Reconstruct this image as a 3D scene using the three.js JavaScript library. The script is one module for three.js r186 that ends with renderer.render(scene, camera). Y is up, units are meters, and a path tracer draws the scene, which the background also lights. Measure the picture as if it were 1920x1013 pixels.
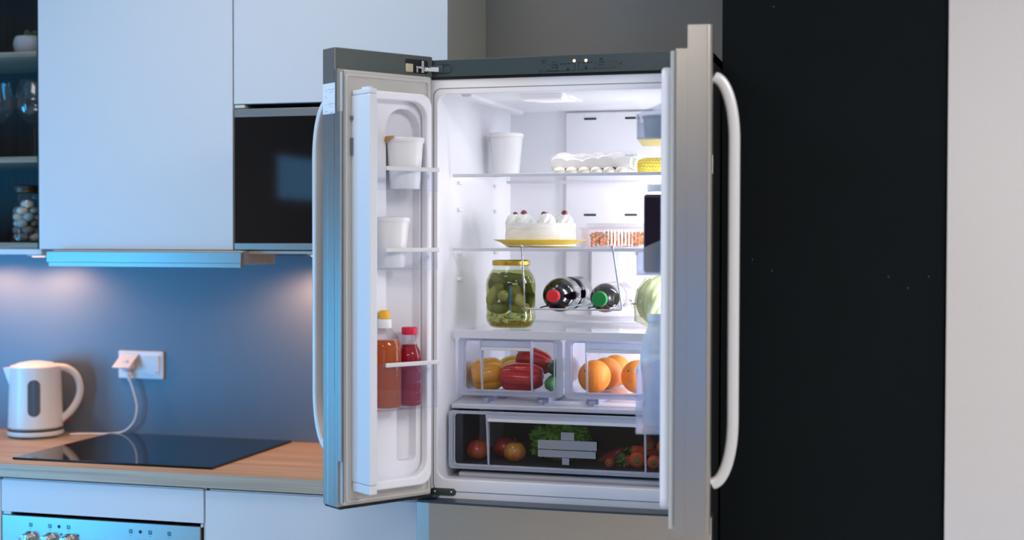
import * as THREE from 'three';
import { RoundedBoxGeometry } from 'three/addons/geometries/RoundedBoxGeometry.js';
import { mergeGeometries } from 'three/addons/utils/BufferGeometryUtils.js';
import { RectAreaLightUniformsLib } from 'three/addons/lights/RectAreaLightUniformsLib.js';

// ---------------------------------------------------------------- camera, light, exposure
const scene = new THREE.Scene();
const camera = new THREE.PerspectiveCamera(22.26, 1920 / 1013, 0.05, 50);
camera.position.set(0, 1.51, 3.8);
camera.rotation.set(THREE.MathUtils.degToRad(-1.2965), THREE.MathUtils.degToRad(15.24), THREE.MathUtils.degToRad(0.1245), 'YXZ');
camera.focus = 3.36;
camera.userData.fStop = 1.6;
const renderer = new THREE.WebGLRenderer();
renderer.toneMapping = THREE.LinearToneMapping;
renderer.toneMappingExposure = 0.87;
renderer.shadowMap.enabled = true;
RectAreaLightUniformsLib.init();
scene.background = new THREE.Color(0x02030a);

function rectLight(color, intensity, w, h, pos, look) {
  const l = new THREE.RectAreaLight(color, intensity, w, h);
  l.position.set(...pos); l.lookAt(...look); scene.add(l);
  return l;
}
const CYAN = new THREE.Color().setRGB(0.02, 0.44, 1.0), NEUTRAL = new THREE.Color().setRGB(1.0, 0.95, 0.92), WARM = new THREE.Color().setRGB(1.0, 0.5, 0.28), COOL = new THREE.Color().setRGB(0.97, 0.9, 1.0);
const LAMPS = [[-3.62, 1.05, 1.42, 25, 0.4, 0.7, -1.7, 0.95, 0.3], [-3.75, 0.78, 3.05, 14.5, 0.46, 1.35, -2.0, 1.05, 0.4]];   // blue lamps that stand left of the kitchen: place, strength, size, aim
for (const [x, y, z, k, w, h, ax, ay, az] of LAMPS) rectLight(CYAN, k, w, h, [x, y, z], [ax, ay, az]);
const CEIL = [[1.0, 2.2, 21], [-1.6, 1.3, 4.3], [-0.5, 4.2, 16.5]];                      // ceiling panels of the room, last one added as fill: x, z, strength
for (const [x, z, k] of CEIL) rectLight(NEUTRAL, k, 1.1, 0.6, [x, 2.675, z], [x, 0, z - 0.001]);
rectLight(COOL, 12, 0.085, 0.12, [-0.803, 1.8565, 0.466], [-0.803, 0, 0.465]);                // lamp under the ceiling of the refrigerator
const STRIPS = [[0.5, -0.432, 41], [0.24, -0.453, 32]], STRIP = { y: 1.4, h: 0.6, w: 0.04 };   // strips on its unseen right wall, rear one added as fill: z, x, strength
for (const [z, x, k] of STRIPS) rectLight(COOL, k, STRIP.w, STRIP.h, [x - 0.008, STRIP.y, z], [-1.5, STRIP.y, z - 0.08]);
const SPOTS = [[-2.72, 1.452, 0.13, 0.4], [-2.5, 1.452, 0.13, 0.42], [-1.575, 1.452, 0.145, 0.72]];
for (const p of SPOTS) {
  const s = new THREE.SpotLight(WARM, p[3], 0, 1.5, 0.35); s.position.set(p[0], p[1] - 0.012, p[2]); s.target.position.set(p[0], 0, p[2]);
  s.castShadow = true; scene.add(s, s.target);
}

// ---------------------------------------------------------------- helpers
let seed = 7;
const rnd = () => { seed = (seed * 1664525 + 1013904223) >>> 0; return seed / 4294967296; };
const rr = (a, b) => a + (b - a) * rnd();
const used = {};
function numbered(n) { const k = used[n] = (used[n] ?? -1) + 1; return k ? n + '_' + String(k).padStart(3, '0') : n; }
function norm(g) {
  const n = g.index ? g.toNonIndexed() : g.clone();
  for (const k of Object.keys(n.attributes)) if (!['position', 'normal', 'uv', 'color'].includes(k)) n.deleteAttribute(k);
  if (!n.attributes.uv) n.setAttribute('uv', new THREE.BufferAttribute(new Float32Array(n.attributes.position.count * 2), 2));
  n.morphAttributes = {};
  return n;
}
const merge = (gs) => { gs = [].concat(gs).map(norm); return gs.length === 1 ? gs[0] : mergeGeometries(gs); };
function boxUV(g) {                                                  // uv in metres, by the way each face looks
  g = norm(g); const p = g.attributes.position, n = g.attributes.normal, uv = g.attributes.uv;
  for (let i = 0; i < p.count; i += 3) {
    const ax = [0, 1, 2].map((c) => Math.abs(n.getComponent(i, c) + n.getComponent(i + 1, c) + n.getComponent(i + 2, c)));
    const d = ax.indexOf(Math.max(...ax));
    for (let k = i; k < i + 3; k++) uv.setXY(k, d === 0 ? p.getZ(k) : p.getX(k), d === 1 ? p.getZ(k) : p.getY(k));
  }
  return g;
}
function B(x0, x1, y0, y1, z0, z1, r = 0.002, seg = 2) {
  const w = Math.abs(x1 - x0), h = Math.abs(y1 - y0), d = Math.abs(z1 - z0);
  r = Math.min(r, w / 2.01, h / 2.01, d / 2.01);
  const g = r > 0 ? new RoundedBoxGeometry(w, h, d, seg, r) : new THREE.BoxGeometry(w, h, d);
  return g.translate((x0 + x1) / 2, (y0 + y1) / 2, (z0 + z1) / 2);
}
function hex(c) {                                                    // eight corners: 0-3 one face, 4-7 the opposite one, same order
  const f = [[0, 1, 2, 3], [7, 6, 5, 4], [4, 5, 1, 0], [3, 2, 6, 7], [1, 5, 6, 2], [4, 0, 3, 7]], pos = [];
  for (const [a, b, d, e] of f) for (const k of [a, b, d, a, d, e]) pos.push(...c[k]);
  const g = new THREE.BufferGeometry().setAttribute('position', new THREE.Float32BufferAttribute(pos, 3));
  const ctr = [0, 1, 2].map((k) => c.reduce((s, v) => s + v[k], 0) / 8); g.computeVertexNormals();
  const p = g.attributes.position, n = g.attributes.normal; let out = 0;
  for (let i = 0; i < p.count; i++) for (let k = 0; k < 3; k++) out += n.getComponent(i, k) * (p.getComponent(i, k) - ctr[k]);
  if (out < 0) { for (let i = 0; i < p.count; i += 3) for (let k = 0; k < 3; k++) { const t = p.getComponent(i, k); p.setComponent(i, k, p.getComponent(i + 2, k)); p.setComponent(i + 2, k, t); } g.computeVertexNormals(); }
  return g;
}
const V = (a) => new THREE.Vector3(...a);
function tube(pts, r, seg = 40, rad = 10, closed = false, tension = 0.5) {
  return new THREE.TubeGeometry(new THREE.CatmullRomCurve3(pts.map(V), closed, 'catmullrom', tension), seg, r, rad, closed);
}
function rod(a, b, r, rad = 10) {
  const A = V(a), d = V(b).sub(A), g = new THREE.CylinderGeometry(r, r, d.length(), rad).translate(0, d.length() / 2, 0);
  return g.applyQuaternion(new THREE.Quaternion().setFromUnitVectors(new THREE.Vector3(0, 1, 0), d.normalize())).translate(...a);
}
const lathe = (prof, seg = 48) => new THREE.LatheGeometry(prof.map(([r, y]) => new THREE.Vector2(Math.max(r, 1e-5), y)), seg);
function rrect(s, x0, x1, y0, y1, r) {
  s.moveTo(x0 + r, y0); s.lineTo(x1 - r, y0); s.absarc(x1 - r, y0 + r, r, -Math.PI / 2, 0); s.lineTo(x1, y1 - r); s.absarc(x1 - r, y1 - r, r, 0, Math.PI / 2);
  s.lineTo(x0 + r, y1); s.absarc(x0 + r, y1 - r, r, Math.PI / 2, Math.PI); s.lineTo(x0, y0 + r); s.absarc(x0 + r, y0 + r, r, Math.PI, Math.PI * 1.5);
  return s;
}
function plate(x0, x1, y0, y1, r, z0, z1, holes = [], bevel = 0) {
  const s = rrect(new THREE.Shape(), x0 + bevel, x1 - bevel, y0 + bevel, y1 - bevel, Math.max(0.0005, r - bevel));
  for (const h of holes) s.holes.push(rrect(new THREE.Path(), ...h));
  return new THREE.ExtrudeGeometry(s, { depth: z1 - z0 - 2 * bevel, bevelEnabled: bevel > 0, bevelSize: bevel, bevelThickness: bevel, bevelSegments: 2, curveSegments: 8 }).translate(0, 0, z0 + bevel);
}
function mesh(name, geos, mat) { const m = new THREE.Mesh(merge(geos), mat); m.name = name; m.castShadow = m.receiveShadow = true; return m; }
function struct(name, geos, mat) { const m = mesh(name, geos, mat); m.userData.kind = 'structure'; scene.add(m); return m; }
function thing(name, label, category, pos = [0, 0, 0], turn = 0, group) {
  const o = new THREE.Group(); o.name = numbered(name); o.position.set(...pos); o.rotation.y = turn; scene.add(o);
  tag(o, label, category, group); return o;
}
function tag(o, label, category, group) { o.userData.label = label; if (category) o.userData.category = category; if (group) o.userData.group = group; return o; }
function single(name, geos, mat, label, category, pos = [0, 0, 0], group) { const m = mesh(numbered(name), geos, mat); m.position.set(...pos); scene.add(m); return tag(m, label, category, group); }
function part(parent, name, geos, mat, label) {                     // geometry in the parent's own axes
  const m = mesh(name, geos, mat); parent.add(m); if (label) m.userData.label = label; return m;
}
function wpart(parent, name, geos, mat, label) {                    // geometry given in the room's axes, parent not turned
  parent.updateWorldMatrix(true, false); const o = new THREE.Vector3().setFromMatrixPosition(parent.matrixWorld);
  const m = part(parent, name, geos, mat, label); m.geometry.translate(-o.x, -o.y, -o.z); return m;
}
function copy(o, label, pos, turn, group) {
  const c = o.clone(); c.name = numbered(o.name.replace(/_\d{3}$/, '')); c.userData = { ...o.userData }; scene.add(c);
  if (pos) c.position.set(...pos); if (turn !== undefined) c.rotation.y = turn; if (label) c.userData.label = label; if (group) c.userData.group = group;
  return c;
}
// ---------------------------------------------------------------- textures and materials
function noiseField(n, cells, sd) {                                  // tileable value noise, 0 to 1
  seed = sd; const out = new Float32Array(n * n); let amp = 1, tot = 0;
  for (const [cx, cy] of cells) {
    const grid = Float32Array.from({ length: cx * cy }, rnd);
    for (let y = 0; y < n; y++) for (let x = 0; x < n; x++) {
      const u = (x / n) * cx, v = (y / n) * cy, x0 = Math.floor(u), y0 = Math.floor(v); let a = u - x0, b = v - y0; a = a * a * (3 - 2 * a); b = b * b * (3 - 2 * b);
      const g = (i, j) => grid[((j + cy) % cy) * cx + ((i + cx) % cx)];
      out[y * n + x] += amp * ((g(x0, y0) * (1 - a) + g(x0 + 1, y0) * a) * (1 - b) + (g(x0, y0 + 1) * (1 - a) + g(x0 + 1, y0 + 1) * a) * b);
    }
    tot += amp; amp *= 0.6;
  }
  for (let i = 0; i < out.length; i++) out[i] /= tot;
  return out;
}
function tex(n, f, srgb, rx = 1, ry = 1) {
  const d = new Uint8Array(n * n * 4);
  for (let i = 0; i < n * n; i++) { const c = f(i, i % n, Math.floor(i / n)); for (let k = 0; k < 3; k++) d[i * 4 + k] = Math.max(0, Math.min(255, (Array.isArray(c) ? c[k] : c) * 255)); d[i * 4 + 3] = 255; }
  const t = new THREE.DataTexture(d, n, n); t.wrapS = t.wrapT = THREE.RepeatWrapping; t.magFilter = THREE.LinearFilter; t.minFilter = THREE.LinearMipmapLinearFilter; t.generateMipmaps = true;
  if (srgb) t.colorSpace = THREE.SRGBColorSpace; t.repeat.set(rx, ry); t.needsUpdate = true; return t;
}
const mix = (a, b, t) => a.map((x, i) => x + (b[i] - x) * t);
const M = {};
const std = (c, o = {}) => new THREE.MeshStandardMaterial({ color: new THREE.Color(c), roughness: 0.5, ...o });
const phys = (c, o = {}) => new THREE.MeshPhysicalMaterial({ color: new THREE.Color(c), roughness: 0.5, ...o });
{
  const streak = noiseField(512, [[3, 256], [9, 128], [24, 512]], 11), fine = noiseField(256, [[16, 16], [64, 64], [128, 128]], 12), grain = noiseField(512, [[2, 40], [5, 90], [16, 240]], 13), blot = noiseField(256, [[4, 4], [9, 9], [21, 21]], 14);
  const brushR = tex(512, (i) => 0.29 + 0.07 * streak[i], false, 2, 4), brushB = tex(512, (i) => streak[i], false, 2, 4);
  const brushRv = tex(512, (i, x, y) => 0.29 + 0.05 * streak[x * 512 + y], false, 4, 2);
  M.steel = std(0xb9b4ac, { metalness: 1, roughness: 1, roughnessMap: brushR, bumpMap: brushB, bumpScale: 0.00003 });
  M.steelV = std(0xb9b4ac, { metalness: 1, roughness: 1, roughnessMap: brushRv });
  M.steelDark = std(0x6d7570, { metalness: 1, roughness: 0.42 });
  M.creamMetal = std(0xcfc7a6, { metalness: 0.4, roughness: 0.4 });
  M.chrome = std(0xd5d7da, { metalness: 1, roughness: 0.16 });
  M.satin = std(0xdededd, { metalness: 0.15, roughness: 0.36 });
  M.wire = std(0xb9bcc2, { metalness: 0.9, roughness: 0.25 });
  M.lacquer = phys(0xd6d8da, { roughness: 0.42, bumpMap: tex(256, (i) => fine[i], false, 3, 3), bumpScale: 0.00002 });
  M.cream = std(0xd8d6c8, { roughness: 0.5 });
  M.plastic = phys(0xf3f2f6, { roughness: 0.38 });
  M.plasticGrey = std(0xc4c1bb, { roughness: 0.5 });
  M.plasticMull = std(0xdfe3e8, { roughness: 0.4 });
  M.white = phys(0xeceae6, { roughness: 0.3 });
  M.gasket = std(0x70757c, { roughness: 0.7 });
  M.wall = std(0x92918e, { roughness: 0.36, bumpMap: tex(256, (i) => blot[i], false, 2, 2), bumpScale: 0.0001 });
  M.splash = std(0x697684, { roughness: 0.4, bumpMap: tex(256, (i) => blot[i], false, 2, 2), bumpScale: 0.0001 });
  M.wallLight = std(0xd9d6d6, { roughness: 0.85, bumpMap: tex(256, (i) => fine[i], false, 4, 4), bumpScale: 0.0003 });
  M.wallFront = std(0xa39c90, { roughness: 0.85 });
  M.ceiling = std(0xe6e2da, { roughness: 0.9 });
  M.floor = std(0xffffff, { roughness: 0.6, map: tex(256, (i) => mix([0.82, 0.79, 0.75], [0.92, 0.89, 0.85], grain[(i % 256) * 2 + Math.floor(i / 256) * 1024]), true, 0.7, 0.7) });
  M.board = phys(0x10171a, { roughness: 0.75, specularIntensity: 0.25, map: tex(256, (i) => { const v = 0.86 + 0.14 * blot[i]; return [v, v, v]; }, true, 1, 1), bumpMap: tex(256, (i) => blot[i], false, 3, 3), bumpScale: 0.0002 });
  M.oak = std(0xffffff, { roughness: 0.48, map: tex(512, (i) => mix([0.62, 0.5, 0.4], [0.8, 0.69, 0.57], grain[i]), true, 0.9, 1.8), bumpMap: tex(512, (i) => grain[i], false, 0.9, 1.8), bumpScale: 0.0001 });
  M.oakEdge = std(0xffffff, { roughness: 0.5, map: tex(512, (i) => mix([0.58, 0.53, 0.46], [0.8, 0.76, 0.68], grain[i]), true, 0.9, 5) });
  M.oldWood = std(0xffffff, { roughness: 0.6, map: tex(512, (i) => mix([0.36, 0.33, 0.28], [0.64, 0.6, 0.53], grain[i]), true, 1.6, 3) });
  M.darkWood = std(0xffffff, { roughness: 0.6, map: tex(512, (i, x, y) => mix([0.1, 0.1, 0.1], [0.2, 0.19, 0.18], grain[x * 512 + y]), true, 3, 1.6) });
  M.blackGlass = phys(0x04060a, { roughness: 0.04, ior: 1.52 });
  M.blackMat = std(0x0a0a0c, { roughness: 0.6 });
  M.bodyDark = std(0x17191b, { roughness: 0.5 });
  M.panel = phys(0x3a484c, { roughness: 0.34 });
  M.peel = std(0xffffff, { roughness: 0.5, map: tex(256, (i) => mix([0.93, 0.5, 0.1], [0.98, 0.6, 0.18], blot[i]), true, 2, 2), bumpMap: tex(256, (i) => fine[i], false, 2, 2), bumpScale: 0.0009 });
  M.cream2 = std(0xf3f0ea, { roughness: 0.65, bumpMap: tex(256, (i) => blot[i], false, 2, 1), bumpScale: 0.002 });
  M.leafTex = tex(256, (i) => mix([0.26, 0.52, 0.1], [0.56, 0.78, 0.24], blot[i]), true, 2, 2);
}
M.clear = phys(0xfcfdff, { transmission: 1, thickness: 0, roughness: 0.04, ior: 1.4 });
M.clearFrost = phys(0xdfe4f0, { transmission: 0.62, thickness: 0, roughness: 0.32, ior: 1.4 });
M.rim = phys(0xe2e6f2, { transmission: 0.6, thickness: 0, roughness: 0.25 });
M.shadeTint = phys(0x27323f, { roughness: 0.4 });  // shade of the bottom drawer put into the colour of its whole tub
M.shelfGlass = phys(0xf0f6f6, { transmission: 1, thickness: 0, roughness: 0.02, ior: 1.5 });
M.jarGlass = phys(0xf0f6f2, { transmission: 1, thickness: 0, roughness: 0.01, ior: 1.5 });
M.blackRubber = M.blackMat;

// ---------------------------------------------------------------- the room
struct('wall_back', B(-3.9, 2.6, 0, 2.75, -0.12, 0, 0), M.wall).geometry = boxUV(B(-3.9, 2.6, 0, 2.75, -0.12, 0, 0));
struct('floor', boxUV(B(-4.0, 2.6, -0.1, 0, -0.12, 6.2, 0)), M.floor);
struct('ceiling', B(-4.0, 2.6, 2.72, 2.84, -0.12, 6.2, 0), M.ceiling);
struct('wall_left', boxUV(B(-4.02, -3.9, 0, 2.75, -0.12, 6.2, 0)), M.wallLight);
struct('wall_front', boxUV(B(-4.0, 2.6, 0, 2.75, 6.08, 6.2, 0)), M.wallFront);
struct('wall_right', boxUV(B(2.48, 2.6, 0, 2.75, -0.12, 6.2, 0)), M.wallLight);
struct('window_1', [B(-3.9, -3.885, 1.74, 2.1, 5.24, 5.3, 0.002), B(-3.9, -3.885, 1.74, 2.1, 6.02, 6.08, 0.002), B(-3.9, -3.885, 1.74, 1.78, 5.3, 6.02, 0.002), B(-3.9, -3.885, 2.06, 2.1, 5.3, 6.02, 0.002)], M.plastic);
struct('window_2', B(-3.9, -3.892, 1.78, 2.06, 5.3, 6.02, 0), std(0x101820, { roughness: 0.2, emissive: new THREE.Color(0.7, 1.7, 3.0) }));
struct('wall_pier', boxUV(B(0.133, 2.5, 0, 2.73, -0.02, 0.515, 0.004)), M.wallLight);
{
  const t = thing('wall_panel', 'tall matt black panel with small screw heads right of the refrigerator', 'panel', [-0.124, 0, 0.45]);
  wpart(t, 'board', boxUV(B(-0.381, 0.131, 0.002, 2.71, 0.47, 0.5, 0.002)), M.board);
  for (const [x, y] of [[-0.308, 1.462], [-0.262, 1.435], [0.005, 1.424], [0.049, 1.398], [0.094, 1.425], [-0.261, 2.059]])
    wpart(t, 'screw', lathe([[0, 0.0022], [0.0018, 0.002], [0.0034, 0.001], [0.0036, 0]], 14).rotateX(Math.PI / 2).translate(x, y, 0.5), M.screw ??= std(0x0b0f10, { roughness: 0.5 }));
}

// ---------------------------------------------------------------- the refrigerator
const FX = -0.73, fridge = thing('refrigerator', 'tall stainless steel refrigerator with both of its upper doors standing open', 'refrigerator', [FX, 0, 0.35]);
const XL = -1.075, XR = -0.385, FZ = 0.645;
wpart(fridge, 'cabinet', [B(XL, XL + 0.012, 0.03, 1.94, 0.05, FZ - 0.02, 0.003), B(XR - 0.012, XR, 0.03, 1.94, 0.05, FZ - 0.02, 0.003), B(XL, XR, 1.915, 1.94, 0.05, FZ, 0.003), B(XL, XR, 0.03, 1.94, 0.035, 0.06, 0.003),
  B(XL + 0.002, XR - 0.002, 0.03, 0.872, 0.06, 0.64, 0.004)], M.bodyDark);
wpart(fridge, 'foot', [B(XL + 0.03, XL + 0.09, 0, 0.032, 0.5, 0.6, 0.004), B(XR - 0.09, XR - 0.03, 0, 0.032, 0.5, 0.6, 0.004), B(XL + 0.03, XL + 0.09, 0, 0.032, 0.1, 0.2, 0.004), B(XR - 0.09, XR - 0.03, 0, 0.032, 0.1, 0.2, 0.004)], M.blackMat);
const IL = -1.048, IR = -0.412, IT = 1.86, IB = 0.922, BL = -1.003, BR = -0.457;           // inside: left, right, top, bottom at the front; left and right at the back
const liner = wpart(fridge, 'inner_liner', [
  hex([[XL + 0.012, IB - 0.02, FZ - 0.01], [IL, IB - 0.02, FZ - 0.01], [IL, IT + 0.03, FZ - 0.01], [XL + 0.012, IT + 0.03, FZ - 0.01], [XL + 0.012, IB - 0.02, 0.06], [BL, IB - 0.02, 0.06], [BL, IT + 0.03, 0.06], [XL + 0.012, IT + 0.03, 0.06]]),
  hex([[IR, IB - 0.02, FZ - 0.01], [XR - 0.012, IB - 0.02, FZ - 0.01], [XR - 0.012, IT + 0.03, FZ - 0.01], [IR, IT + 0.03, FZ - 0.01], [BR, IB - 0.02, 0.06], [XR - 0.012, IB - 0.02, 0.06], [XR - 0.012, IT + 0.03, 0.06], [BR, IT + 0.03, 0.06]]),
  B(XL + 0.012, XR - 0.012, IT, 1.916, 0.06, FZ - 0.01, 0), B(XL + 0.012, XR - 0.012, 0.873, IB, 0.06, FZ - 0.01, 0), B(-1.06, -0.4, IB, IT, 0.06, 0.12, 0),
  B(-1.02, -0.44, IB - 0.002, IB + 0.012, 0.12, 0.56, 0.006)], M.plastic);
wpart(fridge, 'front_frame', plate(XL + 0.006, XR - 0.006, 0.876, 1.898, 0.006, FZ - 0.012, FZ, [[IL, IR, 0.926, IT, 0.028]], 0.002), M.plastic);
wpart(fridge, 'gasket_line', plate(XL + 0.018, XR - 0.018, 0.898, 1.8725, 0.02, FZ - 0.001, FZ + 0.0006, [[XL + 0.0195, XR - 0.0195, 0.8995, 1.871, 0.019]]), M.gasket);
// back wall air duct and its slots
const duct = wpart(fridge, 'air_duct', [B(-0.85, -0.604, 1.3, 1.856, 0.118, 0.13, 0.005), B(-0.777, -0.69, 1.3, 1.482, 0.125, 0.142, 0.006)], M.plastic);
for (const y of [1.8375, 1.7385, 1.576]) for (const x of [-0.797, -0.684]) part(duct, 'air_slot', B(x - FX, x + 0.034 - FX, y - 0.003, y + 0.003, 0.1292 - 0.35, 0.1312 - 0.35, 0.0009), std(0x2c3f3c, { roughness: 0.7 }));
wpart(fridge, 'ceiling_rib', B(-0.992, -0.964, 1.851, 1.868, 0.14, 0.632, 0.006), M.plastic);
{
  const lamp = wpart(fridge, 'lamp', [B(-0.856, -0.75, 1.8455, 1.864, 0.535, 0.59, 0.007), B(-0.862, -0.744, 1.8575, 1.864, 0.39, 0.54, 0.002)], std(0xf0eff4, { roughness: 0.3, emissive: new THREE.Color(0.2, 0.19, 0.22) }));
  part(lamp, 'lamp_lens', B(-0.8455 - FX, -0.7605 - FX, 1.8568, 1.858, 0.406 - 0.35, 0.526 - 0.35, 0.0004), std(0xeef0f6, { emissive: new THREE.Color(0.55, 0.56, 0.66), roughness: 0.3 }));
}
{
  for (const [z, x] of STRIPS) {
    const st = wpart(fridge, 'unseen_light_strip', B(x - 0.004, x + 0.016, STRIP.y - STRIP.h / 2 - 0.01, STRIP.y + STRIP.h / 2 + 0.01, z - 0.027, z + 0.027, 0.003), M.plastic);
    part(st, 'strip_lens', B(x - 0.006 - FX, x - 0.0035 - FX, STRIP.y - STRIP.h / 2, STRIP.y + STRIP.h / 2, z - 0.02 - 0.35, z + 0.02 - 0.35, 0.0006), std(0xf0f0f6, { emissive: new THREE.Color(0.8, 0.8, 0.9) }));
  }
}
for (const [y, zs] of [[1.652, [0.5, 0.24]], [1.585, [0.5, 0.24]], [1.41, [0.5, 0.24]], [1.475, [0.5, 0.24]]]) for (const z of zs) {
  const wx = IL + (BL - IL) * (FZ - z) / (FZ - 0.06);
  wpart(fridge, 'shelf_support', B(wx - 0.004, wx + 0.006, y - 0.006, y + 0.003, z - 0.014, z + 0.014, 0.003), M.plastic);
  wpart(fridge, 'shelf_support', B(2 * FX - wx - 0.006, 2 * FX - wx + 0.004, y - 0.006, y + 0.003, z - 0.014, z + 0.014, 0.003), M.plastic);
}
function shelf(y, th, trimH, z0, z1) {
  const s = wpart(fridge, 'shelf', B(-1.022, -0.438, y - th, y, z0, z1 - 0.004, 0.001), M.shelfGlass);
  part(s, 'shelf_trim', B(-1.036 - FX, -0.424 - FX, y - trimH, y + 0.0008, z1 - 0.008 - 0.35, z1 - 0.35, 0.0015), M.rimWhite ??= std(0xd9dae2, { roughness: 0.3 }));
  part(s, 'rear_rail', B(-1.015 - FX, -0.445 - FX, y - 0.008, y + 0.003, z0 - 0.012 - 0.35, z0 - 0.35, 0.002), M.rimWhite);
}
shelf(1.6695, 0.004, 0.0075, 0.15, 0.56);
shelf(1.4875, 0.004, 0.0075, 0.15, 0.56);
shelf(1.284, 0.005, 0.02, 0.14, 0.555);
// drawers
function drawer(x0, x1, y0, y1, z0, z1, hx0, hx1, hy, tubMat, rimW) {
  const cx = FX, cz = 0.35, t = 0.004;
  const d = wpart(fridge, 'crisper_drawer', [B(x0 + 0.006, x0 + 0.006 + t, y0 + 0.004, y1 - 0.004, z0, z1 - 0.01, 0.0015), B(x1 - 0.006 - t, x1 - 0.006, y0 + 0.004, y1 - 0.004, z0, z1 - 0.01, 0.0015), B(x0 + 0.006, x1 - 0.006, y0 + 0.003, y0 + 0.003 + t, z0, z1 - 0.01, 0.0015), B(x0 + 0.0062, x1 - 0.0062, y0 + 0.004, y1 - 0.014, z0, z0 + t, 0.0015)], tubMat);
  const L = (g) => g.translate(-cx, 0, -cz);
  part(d, 'front_pane', L(plate(x0 + 0.004, x1 - 0.004, y0 + 0.004, y1 - 0.004, 0.012, z1 - 0.006, z1 - 0.003)), M.clear);
  part(d, 'front_rim', [L(plate(x0, x1, y0, y1, 0.01, z1 - 0.01, z1, [[x0 + rimW, x1 - rimW, y0 + rimW, y1 - 0.006, 0.01]], 0.0015)), L(plate(x0 + rimW + 0.004, x1 - rimW - 0.004, y0 + rimW - 0.003, y1 - 0.004, 0.012, z1 - 0.002, z1 + 0.003, [[x0 + rimW + 0.0065, x1 - rimW - 0.0065, y0 + rimW, y1 - 0.006, 0.01]]))], M.rim);
  for (const hx of [hx0, hx1]) part(d, 'handle_rib', L(hex([[hx - 0.002, y0 + 0.012, z1], [hx + 0.002, y0 + 0.012, z1], [hx + 0.002, y1 - 0.004, z1], [hx - 0.002, y1 - 0.004, z1], [hx - 0.002, y0 + 0.012, z1 + 0.004], [hx + 0.002, y0 + 0.012, z1 + 0.004], [hx + 0.002, y1 - 0.004, z1 + 0.022], [hx - 0.002, y1 - 0.004, z1 + 0.022]])), M.rim);
  part(d, 'handle_bar', [L(B(hx0, hx1, hy - 0.005, hy + 0.004, z1, z1 + 0.019, 0.002))], M.rimWhite);
  part(d, 'handle_cover', L(B(hx0, hx1, hy + 0.004, y1 - 0.005, z1 + 0.017, z1 + 0.02, 0.001)), M.clearFrost);
  return d;
}
drawer(-1.03, -0.763, 1.12, 1.264, 0.16, 0.53, -0.966, -0.838, 1.2395, M.clear, 0.014);
drawer(-0.757, -0.43, 1.12, 1.264, 0.16, 0.53, -0.7, -0.5, 1.2395, M.clear, 0.014);
const low = drawer(-1.036, -0.424, 0.945, 1.088, 0.17, 0.59, -0.932, -0.545, 1.071, M.shadeTint, 0.011);
for (const [x0, x1, y0, y1] of [[-0.808, -0.663, 1.0035, 1.0255], [-0.808, -0.6655, 0.9845, 1.0015], [-0.751, -0.7185, 1.0265, 1.0455], [-0.748, -0.7305, 0.967, 0.9835]]) part(low, 'grey_sticker', B(x0 - FX, x1 - FX, y0, y1, 0.5925 - 0.35, 0.5932 - 0.35, 0.0002), std(0x8c8f99, { roughness: 0.6 }), 'plain grey sticker on the drawer front');
wpart(fridge, 'drawer_cover', [B(-1.036, -0.424, 1.094, 1.1, 0.13, 0.552, 0.002), B(-1.036, -0.424, 1.09, 1.102, 0.548, 0.566, 0.003), hex([[-1.034, 1.1, 0.556], [-0.426, 1.1, 0.556], [-0.426, 1.117, 0.49], [-1.034, 1.117, 0.49], [-1.034, 1.096, 0.556], [-0.426, 1.096, 0.556], [-0.426, 1.113, 0.485], [-1.034, 1.113, 0.485]].map(([a, b, c]) => [a, Math.min(b, 1.108), c]))], std(0xc9ccd8, { roughness: 0.35 }));
for (const x of [-0.955, -0.815, -0.69, -0.55]) wpart(fridge, 'drawer_guide', [B(x - 0.016, x + 0.016, 1.1, 1.119, 0.3, 0.515, 0.003), B(x - 0.006, x + 0.006, 1.1, 1.114, 0.515, 0.54, 0.002)], std(0x9fa6ba, { roughness: 0.4 }));
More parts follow.
